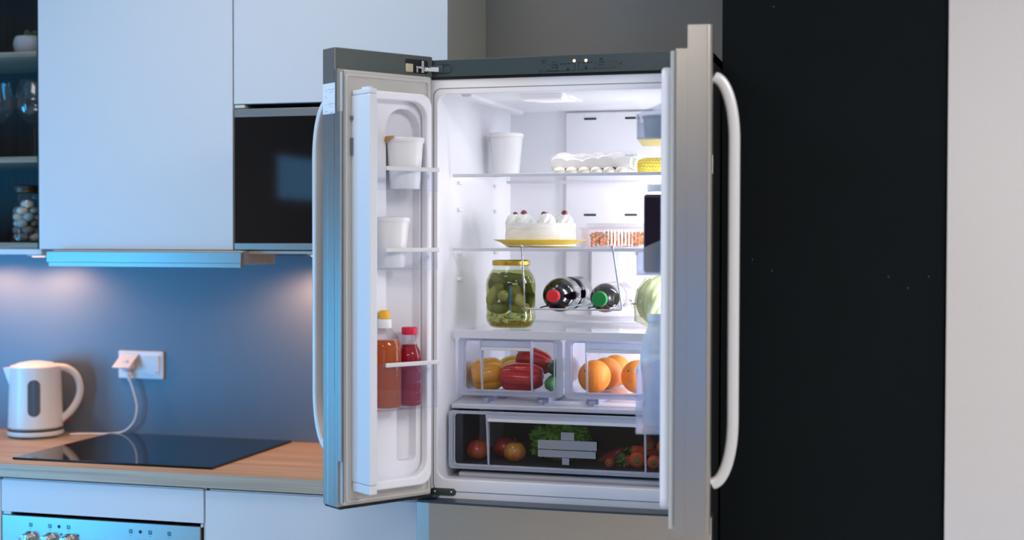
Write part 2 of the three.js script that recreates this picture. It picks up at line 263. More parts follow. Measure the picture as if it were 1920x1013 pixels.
// control strip over the doors
{
  const s = new THREE.Shape(); s.moveTo(XL + 0.012, FZ - 0.02);
  s.lineTo(XL + 0.012, FZ + 0.003); s.quadraticCurveTo(FX, FZ + 0.022, XR - 0.012, FZ + 0.003); s.lineTo(XR - 0.012, FZ - 0.02); s.closePath();
  const strip = wpart(fridge, 'control_strip', new THREE.ExtrudeGeometry(s, { depth: 0.039, bevelEnabled: true, bevelSize: 0.001, bevelThickness: 0.001, bevelSegments: 2, curveSegments: 24 }).rotateX(-Math.PI / 2).scale(1, 1, -1).translate(0, 1.9, 0), M.panel);
  { const g = strip.geometry, p = g.attributes.position; for (let i = 0; i < p.count; i += 3) for (let k = 0; k < 3; k++) { const a = p.getComponent(i, k); p.setComponent(i, k, p.getComponent(i + 2, k)); p.setComponent(i + 2, k, a); } g.computeVertexNormals(); }
  const cv = document.createElement('canvas'); cv.width = 1024; cv.height = 160; const c = cv.getContext('2d');
  c.clearRect(0, 0, 1024, 160); c.strokeStyle = c.fillStyle = '#0b1416'; c.lineWidth = 4;
  const X = (px) => ((px - 994) / 190) * 1024, Y = (py) => ((py - 105) / 30) * 160;
  const arc = (x, y, r, a = 0, b = 6.3) => { c.beginPath(); c.arc(X(x), Y(y), r, a, b); c.stroke(); };
  c.fillRect(X(995.5), Y(121), 8, 16);
  arc(1016, 116, 34, 3.5, 5.9); arc(1016, 114, 11); c.fillRect(X(1015.6), Y(112), 4, 12);
  c.lineWidth = 1.5; arc(1009, 124, 30); arc(1024, 124, 28); arc(1145, 120, 26); arc(1160, 120, 28); c.lineWidth = 4;
  const path = (pts) => { c.beginPath(); pts.forEach(([x, y], i) => (i ? c.lineTo(X(x), Y(y)) : c.moveTo(X(x), Y(y)))); c.stroke(); };
  path([[1008, 129], [1008, 133], [1080, 132], [1080, 120]]); path([[1024, 131], [1045, 131], [1045, 120]]); path([[1087, 120], [1087, 131], [1122, 130]]); path([[1122, 118], [1122, 129], [1161, 129], [1161, 126]]);
  c.font = 'bold 22px sans-serif'; c.textAlign = 'center'; c.fillText('SUPER', X(1038), Y(122)); c.fillText('FREEZE', X(1038), Y(127)); c.fillText('SUPER', X(1133), Y(119)); c.fillText('COOL', X(1133), Y(124));
  for (const [x, y] of [[1053, 119], [1060, 119], [1068, 118.5], [1077, 118], [1089, 117.5], [1098, 117.5], [1106, 117], [1113, 117]]) c.fillRect(X(x) - 14, Y(y) - 5, 26, 10);
  c.fillRect(X(1034.5), Y(113), 14, 16); c.fillRect(X(1041), Y(114), 7, 7); c.fillRect(X(1063), Y(127), 26, 22); c.clearRect(X(1064), Y(127.4), 14, 9); c.fillRect(X(1100), Y(125), 26, 24); c.fillRect(X(1130), Y(109), 10, 24); c.fillRect(X(1133), Y(109), 16, 24); c.fillRect(X(1170), Y(119.5), 15, 22);
  const t = new THREE.CanvasTexture(cv); t.colorSpace = THREE.SRGBColorSpace;
  const pr = new THREE.PlaneGeometry(0.2235, 0.036, 24, 1); { const p = pr.attributes.position; for (let i = 0; i < p.count; i++) { const u = (p.getX(i) - 0.694 - XL - 0.012 + 0) / (XR - XL - 0.024); const x = p.getX(i) - 0.694, w = (x - (XL + 0.012)) / (XR - XL - 0.024); p.setZ(i, FZ + 0.003 * (1 - w) ** 2 + 2 * w * (1 - w) * 0.022 + 0.003 * w * w + 0.0016); } pr.computeVertexNormals(); }
  part(strip, 'panel_print', pr.translate(-0.694 - FX, 1.9185, -0.35), std(0xffffff, { map: t, transparent: true, roughness: 0.4 }));
  for (const x of [-0.7065, -0.6785]) part(strip, 'indicator_light', new THREE.SphereGeometry(0.0032, 14, 10).scale(1, 1, 0.5).translate(x - FX, 1.9265, FZ + 0.0135 - 0.35), std(0xffe0b0, { emissive: new THREE.Color(6, 3.6, 1.7) }));
  wpart(fridge, 'strip_shadow_line', B(XL + 0.014, XR - 0.014, 1.893, 1.9005, FZ - 0.015, FZ + 0.004, 0.002), M.blackMat);  // black bar painted in as the shadow line below the control strip
}
// freezer drawer below
{
  const s = new THREE.Shape(); const x0 = -1.083, x1 = -0.377;
  s.moveTo(x0, 0.652); s.lineTo(x0, 0.691); s.quadraticCurveTo(x0 + 0.001, 0.6945, x0 + 0.004, 0.6953); s.lineTo(x0 + 0.034, 0.7); s.quadraticCurveTo(FX, 0.716, x1 - 0.035, 0.7); s.quadraticCurveTo(x1 - 0.006, 0.694, x1, 0.688); s.lineTo(x1, 0.652); s.closePath();
  const mk = (y0, y1) => { const g = norm(new THREE.ExtrudeGeometry(s, { depth: y1 - y0, bevelEnabled: false, curveSegments: 20 }).rotateX(-Math.PI / 2).scale(1, 1, -1).translate(0, y0, 0)); const p = g.attributes.position; for (let i = 0; i < p.count; i += 3) for (let k = 0; k < 3; k++) { const a = p.getComponent(i, k); p.setComponent(i, k, p.getComponent(i + 2, k)); p.setComponent(i + 2, k, a); } g.computeVertexNormals(); return g; };
  const fd = wpart(fridge, 'freezer_drawer', boxUV(mk(0.1, 0.8785)), M.steel);
  part(fd, 'drawer_top', mk(0.8785, 0.8835).translate(-FX, 0, -0.35), std(0x2c3944, { roughness: 0.3 }));
  wpart(fridge, 'plinth', B(XL + 0.02, XR - 0.02, 0.02, 0.095, 0.55, 0.66, 0.004), M.blackMat);
}
// hinges on the body
wpart(fridge, 'lower_hinge', [plate(-1.063, -0.998, 0.889, 0.906, 0.008, FZ, FZ + 0.004, [], 0.001), B(-1.075, -1.04, 0.8865, 0.891, FZ, FZ + 0.03, 0.001), rod([-1.066, 0.884, FZ + 0.02], [-1.066, 0.897, FZ + 0.02], 0.005)], M.steelDark);
for (const x of [-1.052, -1.01]) wpart(fridge, 'hinge_screw', new THREE.SphereGeometry(0.0036, 14, 10).scale(1, 1, 0.6).translate(x, 0.897, FZ + 0.0045), M.chrome);
wpart(fridge, 'upper_hinge', [B(-1.062, -1.03, 1.909, 1.927, FZ - 0.004, FZ + 0.0095, 0.002), plate(-1.062, -1.008, 1.9085, 1.9295, 0.01, FZ, FZ + 0.0085, [[-1.0605, -1.0095, 1.91, 1.928, 0.0085]])], M.panel);
wpart(fridge, 'hinge_arm', [hex([[-1.06, 1.911, FZ + 0.004], [-1.04, 1.911, FZ + 0.009], [-1.04, 1.922, FZ + 0.009], [-1.06, 1.922, FZ + 0.004], [-1.094, 1.911, FZ + 0.03], [-1.082, 1.911, FZ + 0.04], [-1.082, 1.92, FZ + 0.04], [-1.094, 1.92, FZ + 0.03]]), rod([-1.09, 1.908, FZ + 0.036], [-1.09, 1.93, FZ + 0.036], 0.007)], M.chrome);

// --- left door: x runs from the hinge to the free edge, z points out of the kitchen side of the door
const doorL = new THREE.Group(), doorR = new THREE.Group();
const aL = THREE.MathUtils.degToRad(36), HL = [-1.059, 0, 0.655], aR = THREE.MathUtils.degToRad(7), HR = [-0.383, 0, 0.667];
const thL = Math.PI + (Math.PI / 2 - aL), thR = -(Math.PI / 2 - aR);
const leftAt = (lx, y, z) => [HL[0] + Math.cos(thL) * lx + Math.sin(thL) * z, y, HL[2] - Math.sin(thL) * lx + Math.cos(thL) * z];
const rightAt = (lx, y, z) => [HR[0] + Math.cos(thR) * lx + Math.sin(thR) * z, y, HR[2] - Math.sin(thR) * lx + Math.cos(thR) * z];
let D0 = 0.893, D1 = 1.947;
function place(m, H, th) { m.position.set(H[0] - FX, 0, H[2] - 0.35); m.rotation.y = th; fridge.add(m); return m; }
function strap(x, y0, y1, z, out, th, w, dir) {                      // bowed bar handle: a flat bar swept along y
  const n = 200, pos = [], idx = [], prof = []; const k = 12;
  for (let i = 0; i < k; i++) { const a = (i / k) * 2 * Math.PI; prof.push([Math.sign(Math.cos(a)) * Math.abs(Math.cos(a)) ** 0.6 * w / 2, Math.sign(Math.sin(a)) * Math.abs(Math.sin(a)) ** 0.6 * th / 2]); }
  for (let i = 0; i <= n; i++) {
    const s = 0.5 - 0.5 * Math.cos((i / n) * Math.PI), y = y0 + (y1 - y0) * s, e = Math.min(1, Math.min(y - y0, y1 - y) / 0.135), b = Math.sqrt(Math.max(0, 1 - (1 - e) ** 2.1)), d = (out - th / 2) * b + th * 0.1;
    const e2 = 1e-3, sl = (yy) => { const q = Math.min(1, Math.max(0, Math.min(yy - y0, y1 - yy) / 0.135)); return (out - th / 2) * Math.sqrt(Math.max(0, 1 - (1 - q) ** 2.1)); };
    let ty = 1, tz = (sl(Math.min(y1 - 1e-4, y + e2)) - sl(Math.max(y0 + 1e-4, y - e2))) / (2 * e2); const l = Math.hypot(ty, tz); ty /= l; tz /= l;
    for (const [a, c] of prof) pos.push(x + a, y - c * tz, z + dir * (d + c * ty));
  }
  for (let i = 0; i < n; i++) for (let j = 0; j < k; j++) { const a = i * k + j, b = i * k + (j + 1) % k; idx.push(a, b, a + k, b, b + k, a + k); }
  for (let j = 1; j < k - 1; j++) { idx.push(0, j, j + 1); idx.push(n * k, n * k + j + 1, n * k + j); }
  const g = new THREE.BufferGeometry().setAttribute('position', new THREE.Float32BufferAttribute(pos, 3)); g.setIndex(idx); g.computeVertexNormals(); return g;
}
function bin(parent, x0, x1, y0, y1, zw, zf, sgn) {                  // door bin: clear walls with a bright rail
  const b = part(parent, 'door_bin', [B(x0, x1, y0, y1, zf - 0.0012, zf + 0.0012, 0.001), B(x0, x1, y0, y0 + 0.003, Math.min(zw, zf), Math.max(zw, zf), 0.001), B(x0, x0 + 0.0025, y0, y1, Math.min(zw, zf), Math.max(zw, zf), 0.001), B(x1 - 0.0025, x1, y0, y1, Math.min(zw, zf), Math.max(zw, zf), 0.001)], M.clear);
  return b;
}
{
  const L = 0.272;
  const d = place(mesh('left_door', [boxUV(plate(0.002, L, D0, D1, 0.002, 0.028, 0.05, [], 0.0015)), boxUV(plate(0.002, L - 0.0002, D0, D1, 0.001, -0.002, 0.03, [[0.028, L - 0.026, D0 + 0.025, 1.88, 0.004]])), boxUV(plate(0.014, L - 0.0002, D0, 1.897, 0.001, -0.014, 0, [[0.028, L - 0.026, D0 + 0.025, 1.88, 0.004]])), boxUV(B(L - 0.006, L - 0.0002, 1.0, 1.8, -0.026, -0.012, 0.001))], M.steelV), HL, thL);
  part(d, 'top_cap', [plate(0.0, L - 0.003, 1.898, D1 - 0.001, 0.002, -0.003, 0.001, [[0.012, 0.078, 1.904, 1.937, 0.006]])], M.steelDark);
  part(d, 'hinge_pocket', [B(0.006, 0.079, 1.903, 1.9375, -0.0024, -0.001, 0.0004)], M.blackMat);
  part(d, 'hinge_cover', [B(0.056, 0.077, 1.905, 1.926, -0.006, -0.001, 0.003)], M.creamMetal);
  part(d, 'hinge_pin', [rod([0.03, 1.906, -0.006], [0.03, 1.934, -0.006], 0.005), rod([0.045, 1.906, -0.005], [0.045, 1.918, -0.005], 0.003), B(0.008, 0.05, 1.916, 1.921, -0.01, -0.002, 0.002)], M.chrome);
  part(d, 'bottom_edge', B(0.004, L - 0.002, D0 - 0.004, D0 + 0.001, -0.02, 0.046, 0.001), M.blackMat);
  part(d, 'flange', [plate(0.02, L - 0.006, D0 + 0.006, 1.894, 0.006, -0.027, -0.01, [[0.043, 0.222, 0.94, 1.838, 0.03]], 0.002)], M.plasticGrey);
  part(d, 'gasket', [plate(0.025, L - 0.012, 0.904, 1.886, 0.01, -0.031, -0.026, [[0.03, L - 0.017, 0.909, 1.881, 0.008]], 0.001)], M.plasticGrey);
  part(d, 'edge_seam', B(L - 0.0085, L - 0.0062, D0 + 0.012, 1.892, -0.029, -0.016, 0.0005), M.gasket);
  // inner liner: a tub sunk into the door with a raised dyke round it and an arched, deeper bay
  const lin = part(d, 'door_liner', [plate(0.033, 0.238, 0.928, 1.85, 0.03, -0.05, -0.026, [[0.043, 0.222, 0.945, 1.836, 0.045]], 0.004),
    plate(0.04, 0.226, 0.94, 1.84, 0.02, -0.022, 0.006, [[0.05, 0.145, 1.25, 1.815, 0.046], [0.06, 0.115, 0.985, 1.2, 0.012]]), B(0.03, 0.235, 0.93, 1.85, 0.006, 0.02, 0.002),
    B(0.039, 0.0435, 0.944, 1.838, -0.04, 0.006, 0.001), B(0.2215, 0.226, 0.944, 1.838, -0.04, 0.006, 0.001), B(0.05, 0.216, 0.939, 0.9455, -0.04, 0.006, 0.001), B(0.05, 0.216, 1.8355, 1.842, -0.04, 0.006, 0.001)], M.plastic);
  void lin;
  const mu = part(d, 'mullion', [B(0.2215, 0.2425, 0.952, 1.836, -0.104, -0.026, 0.003)], M.plasticMull, 'white folding bar along the free edge of the left door');
  part(mu, 'mullion_cap', [B(0.2218, 0.2422, 1.8365, 1.8475, -0.103, -0.03, 0.002), B(0.2218, 0.2422, 0.931, 0.9515, -0.103, -0.03, 0.002), B(0.226, 0.236, 1.8475, 1.853, -0.09, -0.06, 0.001)], M.plasticMull);
  for (const [y0, y1] of [[1.7, 1.74], [1.78, 1.79]]) part(mu, 'mullion_hinge', B(0.242, 0.246, y0, y1, -0.036, -0.026, 0.001), M.gasket);
  for (const [y0, y1, ry] of [[1.621, 1.675, 0.009], [1.438, 1.488, 0.009], [1.113, 1.224, 0.009]]) {
    const b = bin(d, 0.037, 0.2205, y0, y1, 0.004, -0.0815, 1);
    part(b, 'bin_rail', [B(0.036, 0.186, y1 - ry, y1 + 0.001, -0.0855, -0.0805, 0.002)], M.satin);
  }
  part(d, 'door_handle', strap(0.247, 1.018, 1.828, 0.05, 0.068, 0.017, 0.03, 1), M.satin);
  const cv = document.createElement('canvas'); cv.width = 128; cv.height = 256; const c = cv.getContext('2d'); c.fillStyle = '#dfe9f2'; c.fillRect(0, 0, 128, 256); c.fillStyle = '#5a6a78';
  for (const [x, y, w, h] of [[30, 56, 14, 3], [60, 52, 60, 3], [70, 76, 30, 2], [92, 70, 20, 2], [28, 102, 5, 7], [34, 116, 8, 5], [26, 176, 10, 3], [56, 172, 64, 3], [66, 196, 34, 2], [20, 232, 28, 4], [80, 244, 30, 4]]) c.fillRect(x, y, w, h);
  const t = new THREE.CanvasTexture(cv); t.colorSpace = THREE.SRGBColorSpace;
  part(d, 'sticker', new THREE.PlaneGeometry(0.053, 0.07).rotateY(Math.PI / 2).translate(L + 0.0006, 1.831, 0.0215), std(0xffffff, { map: t, roughness: 0.4 }), 'pale paper sticker on the free edge of the left door');
}
function planSlab(L, z0, z1, y0, y1) {                               // slab with the outer free edge rounded
  const s = new THREE.Shape(), r = z0 === 0 ? 0.012 : 0.0005; s.moveTo(0, z0); s.lineTo(L - r, z0); s.absarc(L - r, z0 + r, r, -Math.PI / 2, 0); s.lineTo(L, z1); s.lineTo(0, z1); s.closePath();
  return new THREE.ExtrudeGeometry(s, { depth: y1 - y0, bevelEnabled: false, curveSegments: 10 }).rotateX(Math.PI / 2).translate(0, y1, 0);
}
// --- right door: z points to the inside of the door
{
  const L = 0.31; D0 = 0.8985; D1 = 1.95;
  const d = place(mesh('right_door', [boxUV(planSlab(L, 0, 0.051, D0, D1)), boxUV(planSlab(L, 0.051, 0.075, D0 + 0.001, 1.9015))], M.steelV), HR, thR);
  part(d, 'flange', [B(0.012, L - 0.004, D0 + 0.01, 1.898, 0.074, 0.086, 0.003)], M.plasticGrey);
  part(d, 'edge_seam', B(L - 0.006, L + 0.0004, D0 + 0.02, 1.897, 0.0735, 0.0765, 0.0008), M.gasket);
  part(d, 'door_liner', [plate(0.03, L - 0.016, 0.945, 1.868, 0.025, 0.085, 0.105, [[0.05, L - 0.036, 0.97, 1.842, 0.03]], 0.006), B(0.035, L - 0.02, 0.95, 1.86, 0.078, 0.087, 0.002)], M.plastic);
  for (const [y0, y1] of [[1.719, 1.772], [1.434, 1.486], [1.1, 1.236]]) {
    const b = part(d, 'door_bin', [B(0.05, L - 0.04, y0, y1, 0.154, 0.1565, 0.001), B(0.05, L - 0.04, y0, y0 + 0.004, 0.088, 0.156, 0.001), hex([[L - 0.043, y0, 0.088], [L - 0.04, y0, 0.088], [L - 0.04, y1 + 0.03, 0.088], [L - 0.043, y1 + 0.03, 0.088], [L - 0.043, y0, 0.155], [L - 0.04, y0, 0.155], [L - 0.04, y1, 0.155], [L - 0.043, y1, 0.155]]), B(0.05, 0.053, y0, y1, 0.088, 0.156, 0.001)], M.binClear ??= phys(0xeceff6, { transmission: 0.88, thickness: 0, roughness: 0.12, ior: 1.45 }));
    part(b, 'bin_rail', [B(0.05, L - 0.04, y1 - 0.009, y1 + 0.001, 0.1555, 0.1595, 0.002)], M.satin);
  }
  part(d, 'door_handle', strap(L - 0.042, 1.0, 1.846, 0, 0.055, 0.024, 0.03, -1), M.satin);
  part(d, 'edge_plate', B(0.08, 0.11, 1.655, 1.695, -0.002, 0.001, 0.0005), M.satin);
}

// ---------------------------------------------------------------- kitchen run
{
  const w = thing('worktop', 'light oak worktop running behind the kettle and hob', 'worktop', [-2.1, 0.86, 0.3]);
  wpart(w, 'top_board', boxUV(B(-3.88, -1.1, 0.8645, 0.9, 0.001, 0.59, 0.0015)), M.oak);
  wpart(w, 'front_edge', boxUV(B(-3.88, -1.1, 0.8635, 0.8985, 0.59, 0.5925, 0.0008)), M.oakEdge);
}
single('hob', [B(-0.303, 0.303, 0, 0.006, -0.252, 0.252, 0.002)], M.blackGlass, 'black glass hob set flush in the oak worktop', 'hob', [-2.012, 0.9003, 0.277]);
{ // cabinet with the oven
  const c = thing('oven_cabinet', 'white base cabinet front above the oven under the worktop', 'cabinet', [-2.01, 0, 0.3]);
  wpart(c, 'carcass', [B(-2.3155, -2.3125, 0.08, 0.8635, 0.03, 0.57, 0.001), B(-1.712, -1.7035, 0.08, 0.8635, 0.03, 0.57, 0.001), B(-2.312, -1.712, 0.84, 0.8635, 0.03, 0.56, 0.001), B(-2.312, -1.712, 0.03, 0.08, 0.03, 0.52, 0.001)], M.lacquer);
  const f = wpart(c, 'front', [B(-2.3135, -1.7075, 0.7675, 0.8545, 0.562, 0.58, 0.0015), B(-2.31, -1.709, 0.8545, 0.858, 0.566, 0.5775, 0.001)], M.lacquer); void f;
  wpart(c, 'bracket', B(-2.312, -2.288, 0.759, 0.767, 0.55, 0.574, 0.001), M.satin); wpart(c, 'bracket', B(-1.718, -1.712, 0.756, 0.765, 0.55, 0.576, 0.001), M.satin);
  const o = thing('oven', 'built-in steel oven with round knobs below the white front', 'oven', [-2.01, 0, 0.3]);
  wpart(o, 'body', B(-2.305, -1.718, 0.085, 0.748, 0.05, 0.56, 0.003), M.blackMat);
  const p = wpart(o, 'control_panel', boxUV(B(-2.311, -1.7165, 0.645, 0.7585, 0.561, 0.581, 0.0015)), M.steel);
  wpart(o, 'oven_door', B(-2.311, -1.7165, 0.12, 0.64, 0.561, 0.583, 0.003), M.blackGlass);
  const cv = document.createElement('canvas'); cv.width = 1024; cv.height = 128; const k = cv.getContext('2d'); k.strokeStyle = k.fillStyle = '#0a1c33'; k.lineWidth = 3;
  const X = (x) => ((x + 2.311) / 0.594) * 1024, Y = (y) => ((0.7585 - y) / 0.0743) * 128;
  for (const x of [-2.222, -2.163, -2.106, -1.919, -1.862, -1.806]) { k.strokeRect(X(x) - 7, Y(0.7355) - 7, 14, 14); k.fillRect(X(x) - 4, Y(0.7355) - 3, 5, 2); k.fillRect(X(x) - 1, Y(0.7355) + 1, 5, 3); k.fillRect(X(x) - 1.5, Y(0.7262), 3, 4); }
  for (const x of [-2.135, -1.891]) { k.beginPath(); k.arc(X(x), Y(0.7355), 8, 0, 6.3); k.fill(); }
  for (const x of [-2.128, -2.077]) k.strokeRect(X(x) - 5, Y(0.7165), 9, 6);
  const t = new THREE.CanvasTexture(cv); t.colorSpace = THREE.SRGBColorSpace;
  part(p, 'panel_print', new THREE.PlaneGeometry(0.594, 0.0743).translate(-2.01375 + 2.01, 0.72135, 0.5815 - 0.3), std(0xffffff, { map: t, transparent: true, roughness: 0.4 }));
  for (const x of [-2.226, -2.163, -2.105, -1.918]) {
    const kn = part(p, 'knob', lathe([[0, 0.028], [0.012, 0.028], [0.0155, 0.026], [0.0165, 0.004], [0.0185, 0.003], [0.0185, 0]], 28).rotateX(Math.PI / 2).translate(x + 2.01, x > -2 ? 0.692 : 0.7, 0.581 - 0.3), M.chrome);
    part(kn, 'knob_pointer', B(x + 2.01 - 0.001, x + 2.01 + 0.001, 0.7, 0.714, 0.609 - 0.3, 0.6098 - 0.3, 0.0003), M.blackMat);
  }
  const b = thing('base_cabinet', 'plain white base cabinet door between oven and refrigerator', 'cabinet', [-1.4, 0, 0.3]);
  wpart(b, 'carcass', [B(-1.7015, -1.69, 0.08, 0.8635, 0.03, 0.56, 0.001), B(-1.115, -1.104, 0.08, 0.8635, 0.03, 0.56, 0.001), B(-1.69, -1.115, 0.845, 0.8635, 0.03, 0.555, 0.001), B(-1.69, -1.115, 0.03, 0.1, 0.03, 0.52, 0.001)], M.lacquer);
  wpart(b, 'door', [B(-1.702, -1.106, 0.11, 0.8545, 0.562, 0.58, 0.0015), B(-1.69, -1.12, 0.8545, 0.858, 0.566, 0.5775, 0.001)], M.lacquer);
}
single('splashback', boxUV(B(-3.88, -1.1, 0.9005, 1.4605, 0.0005, 0.007, 0.0008)), M.splash, 'smooth grey-blue splashback panel between worktop and wall cabinets', 'splashback');
{
  const b = thing('base_cabinet', 'plain white base cabinet door left of the oven', 'cabinet', [-2.63, 0, 0.3]);
  wpart(b, 'carcass', [B(-2.938, -2.927, 0.08, 0.8635, 0.03, 0.56, 0.001), B(-2.339, -2.328, 0.08, 0.8635, 0.03, 0.56, 0.001), B(-2.927, -2.339, 0.845, 0.8635, 0.03, 0.555, 0.001), B(-2.927, -2.339, 0.03, 0.1, 0.03, 0.52, 0.001)], M.lacquer);
  wpart(b, 'door', [B(-2.937, -2.3165, 0.11, 0.8545, 0.562, 0.58, 0.0015), B(-2.93, -2.32, 0.8545, 0.858, 0.566, 0.5775, 0.001)], M.lacquer);
}
// wall cabinets
{
  const c = thing('wall_cabinet', 'tall white wall cabinet door above the range hood', 'cabinet', [-2.035, 1.478, 0.18]);
  wpart(c, 'carcass', B(-2.335, -1.7335, 1.482, 2.5, 0.002, 0.344, 0.001), M.lacquer);
  wpart(c, 'door', B(-2.3385, -1.7305, 1.478, 2.5, 0.346, 0.364, 0.0012), M.lacquer);
  const d = thing('wall_cabinet', 'wide white wall cabinet above the microwave', 'cabinet', [-1.42, 1.875, 0.18]);
  wpart(d, 'carcass', [B(-1.7265, -1.117, 1.882, 2.5, 0.002, 0.344, 0.001)], M.plasticGrey);
  wpart(d, 'side_panel', [B(-1.117, -1.1135, 1.47, 2.5, 0.002, 0.346, 0.001), B(-1.7265, -1.722, 1.47, 1.882, 0.002, 0.34, 0.001), B(-1.722, -1.117, 1.468, 1.476, 0.002, 0.35, 0.001)], M.cream);
  wpart(d, 'door', B(-1.7265, -1.1125, 1.8775, 2.5, 0.346, 0.364, 0.0012), M.lacquer);
  wpart(d, 'hinge_block', B(-1.7265, -1.696, 1.8665, 1.876, 0.32, 0.36, 0.002), M.cream);
  const m = thing('microwave', 'built-in microwave oven with black glass front and steel strips', 'microwave', [-1.42, 1.477, 0.18]);
  wpart(m, 'body', B(-1.72, -1.12, 1.478, 1.862, 0.02, 0.345, 0.002), M.blackMat);
  wpart(m, 'glass_front', B(-1.7245, -1.116, 1.497, 1.841, 0.346, 0.364, 0.001), M.blackGlass);
  wpart(m, 'trim', [boxUV(B(-1.7245, -1.116, 1.8415, 1.8635, 0.346, 0.366, 0.001))], M.steel);
  wpart(m, 'trim', [boxUV(B(-1.7245, -1.116, 1.479, 1.4965, 0.346, 0.366, 0.001))], M.steel);
  const h = thing('range_hood', 'slim pull-out range hood with a bright steel front under the white cabinet', 'range hood', [-1.99, 1.43, 0.2]);
  wpart(h, 'body', [B(-2.28, -1.6895, 1.4375, 1.476, 0.18, 0.385, 0.002)], M.plasticGrey);
  wpart(h, 'front', [boxUV(B(-2.29, -1.687, 1.442, 1.472, 0.385, 0.402, 0.0015)), boxUV(B(-2.286, -1.69, 1.4295, 1.4425, 0.38, 0.398, 0.0015))], M.steel);
  const l = thing('cabinet_lamp', 'small round warm lamp on a bar under the microwave', 'lamp', [SPOTS[2][0], 1.467, SPOTS[2][2]]);
  part(l, 'bar', [B(-0.018, 0.26, -0.006, 0.0005, -0.03, 0.03, 0.002)], M.plasticGrey);
  part(l, 'lens', lathe([[0, -0.0085], [0.016, -0.0085], [0.019, -0.006]], 24), std(0xfff0e0, { emissive: new THREE.Color(2.4, 1.6, 1.1) }));
}
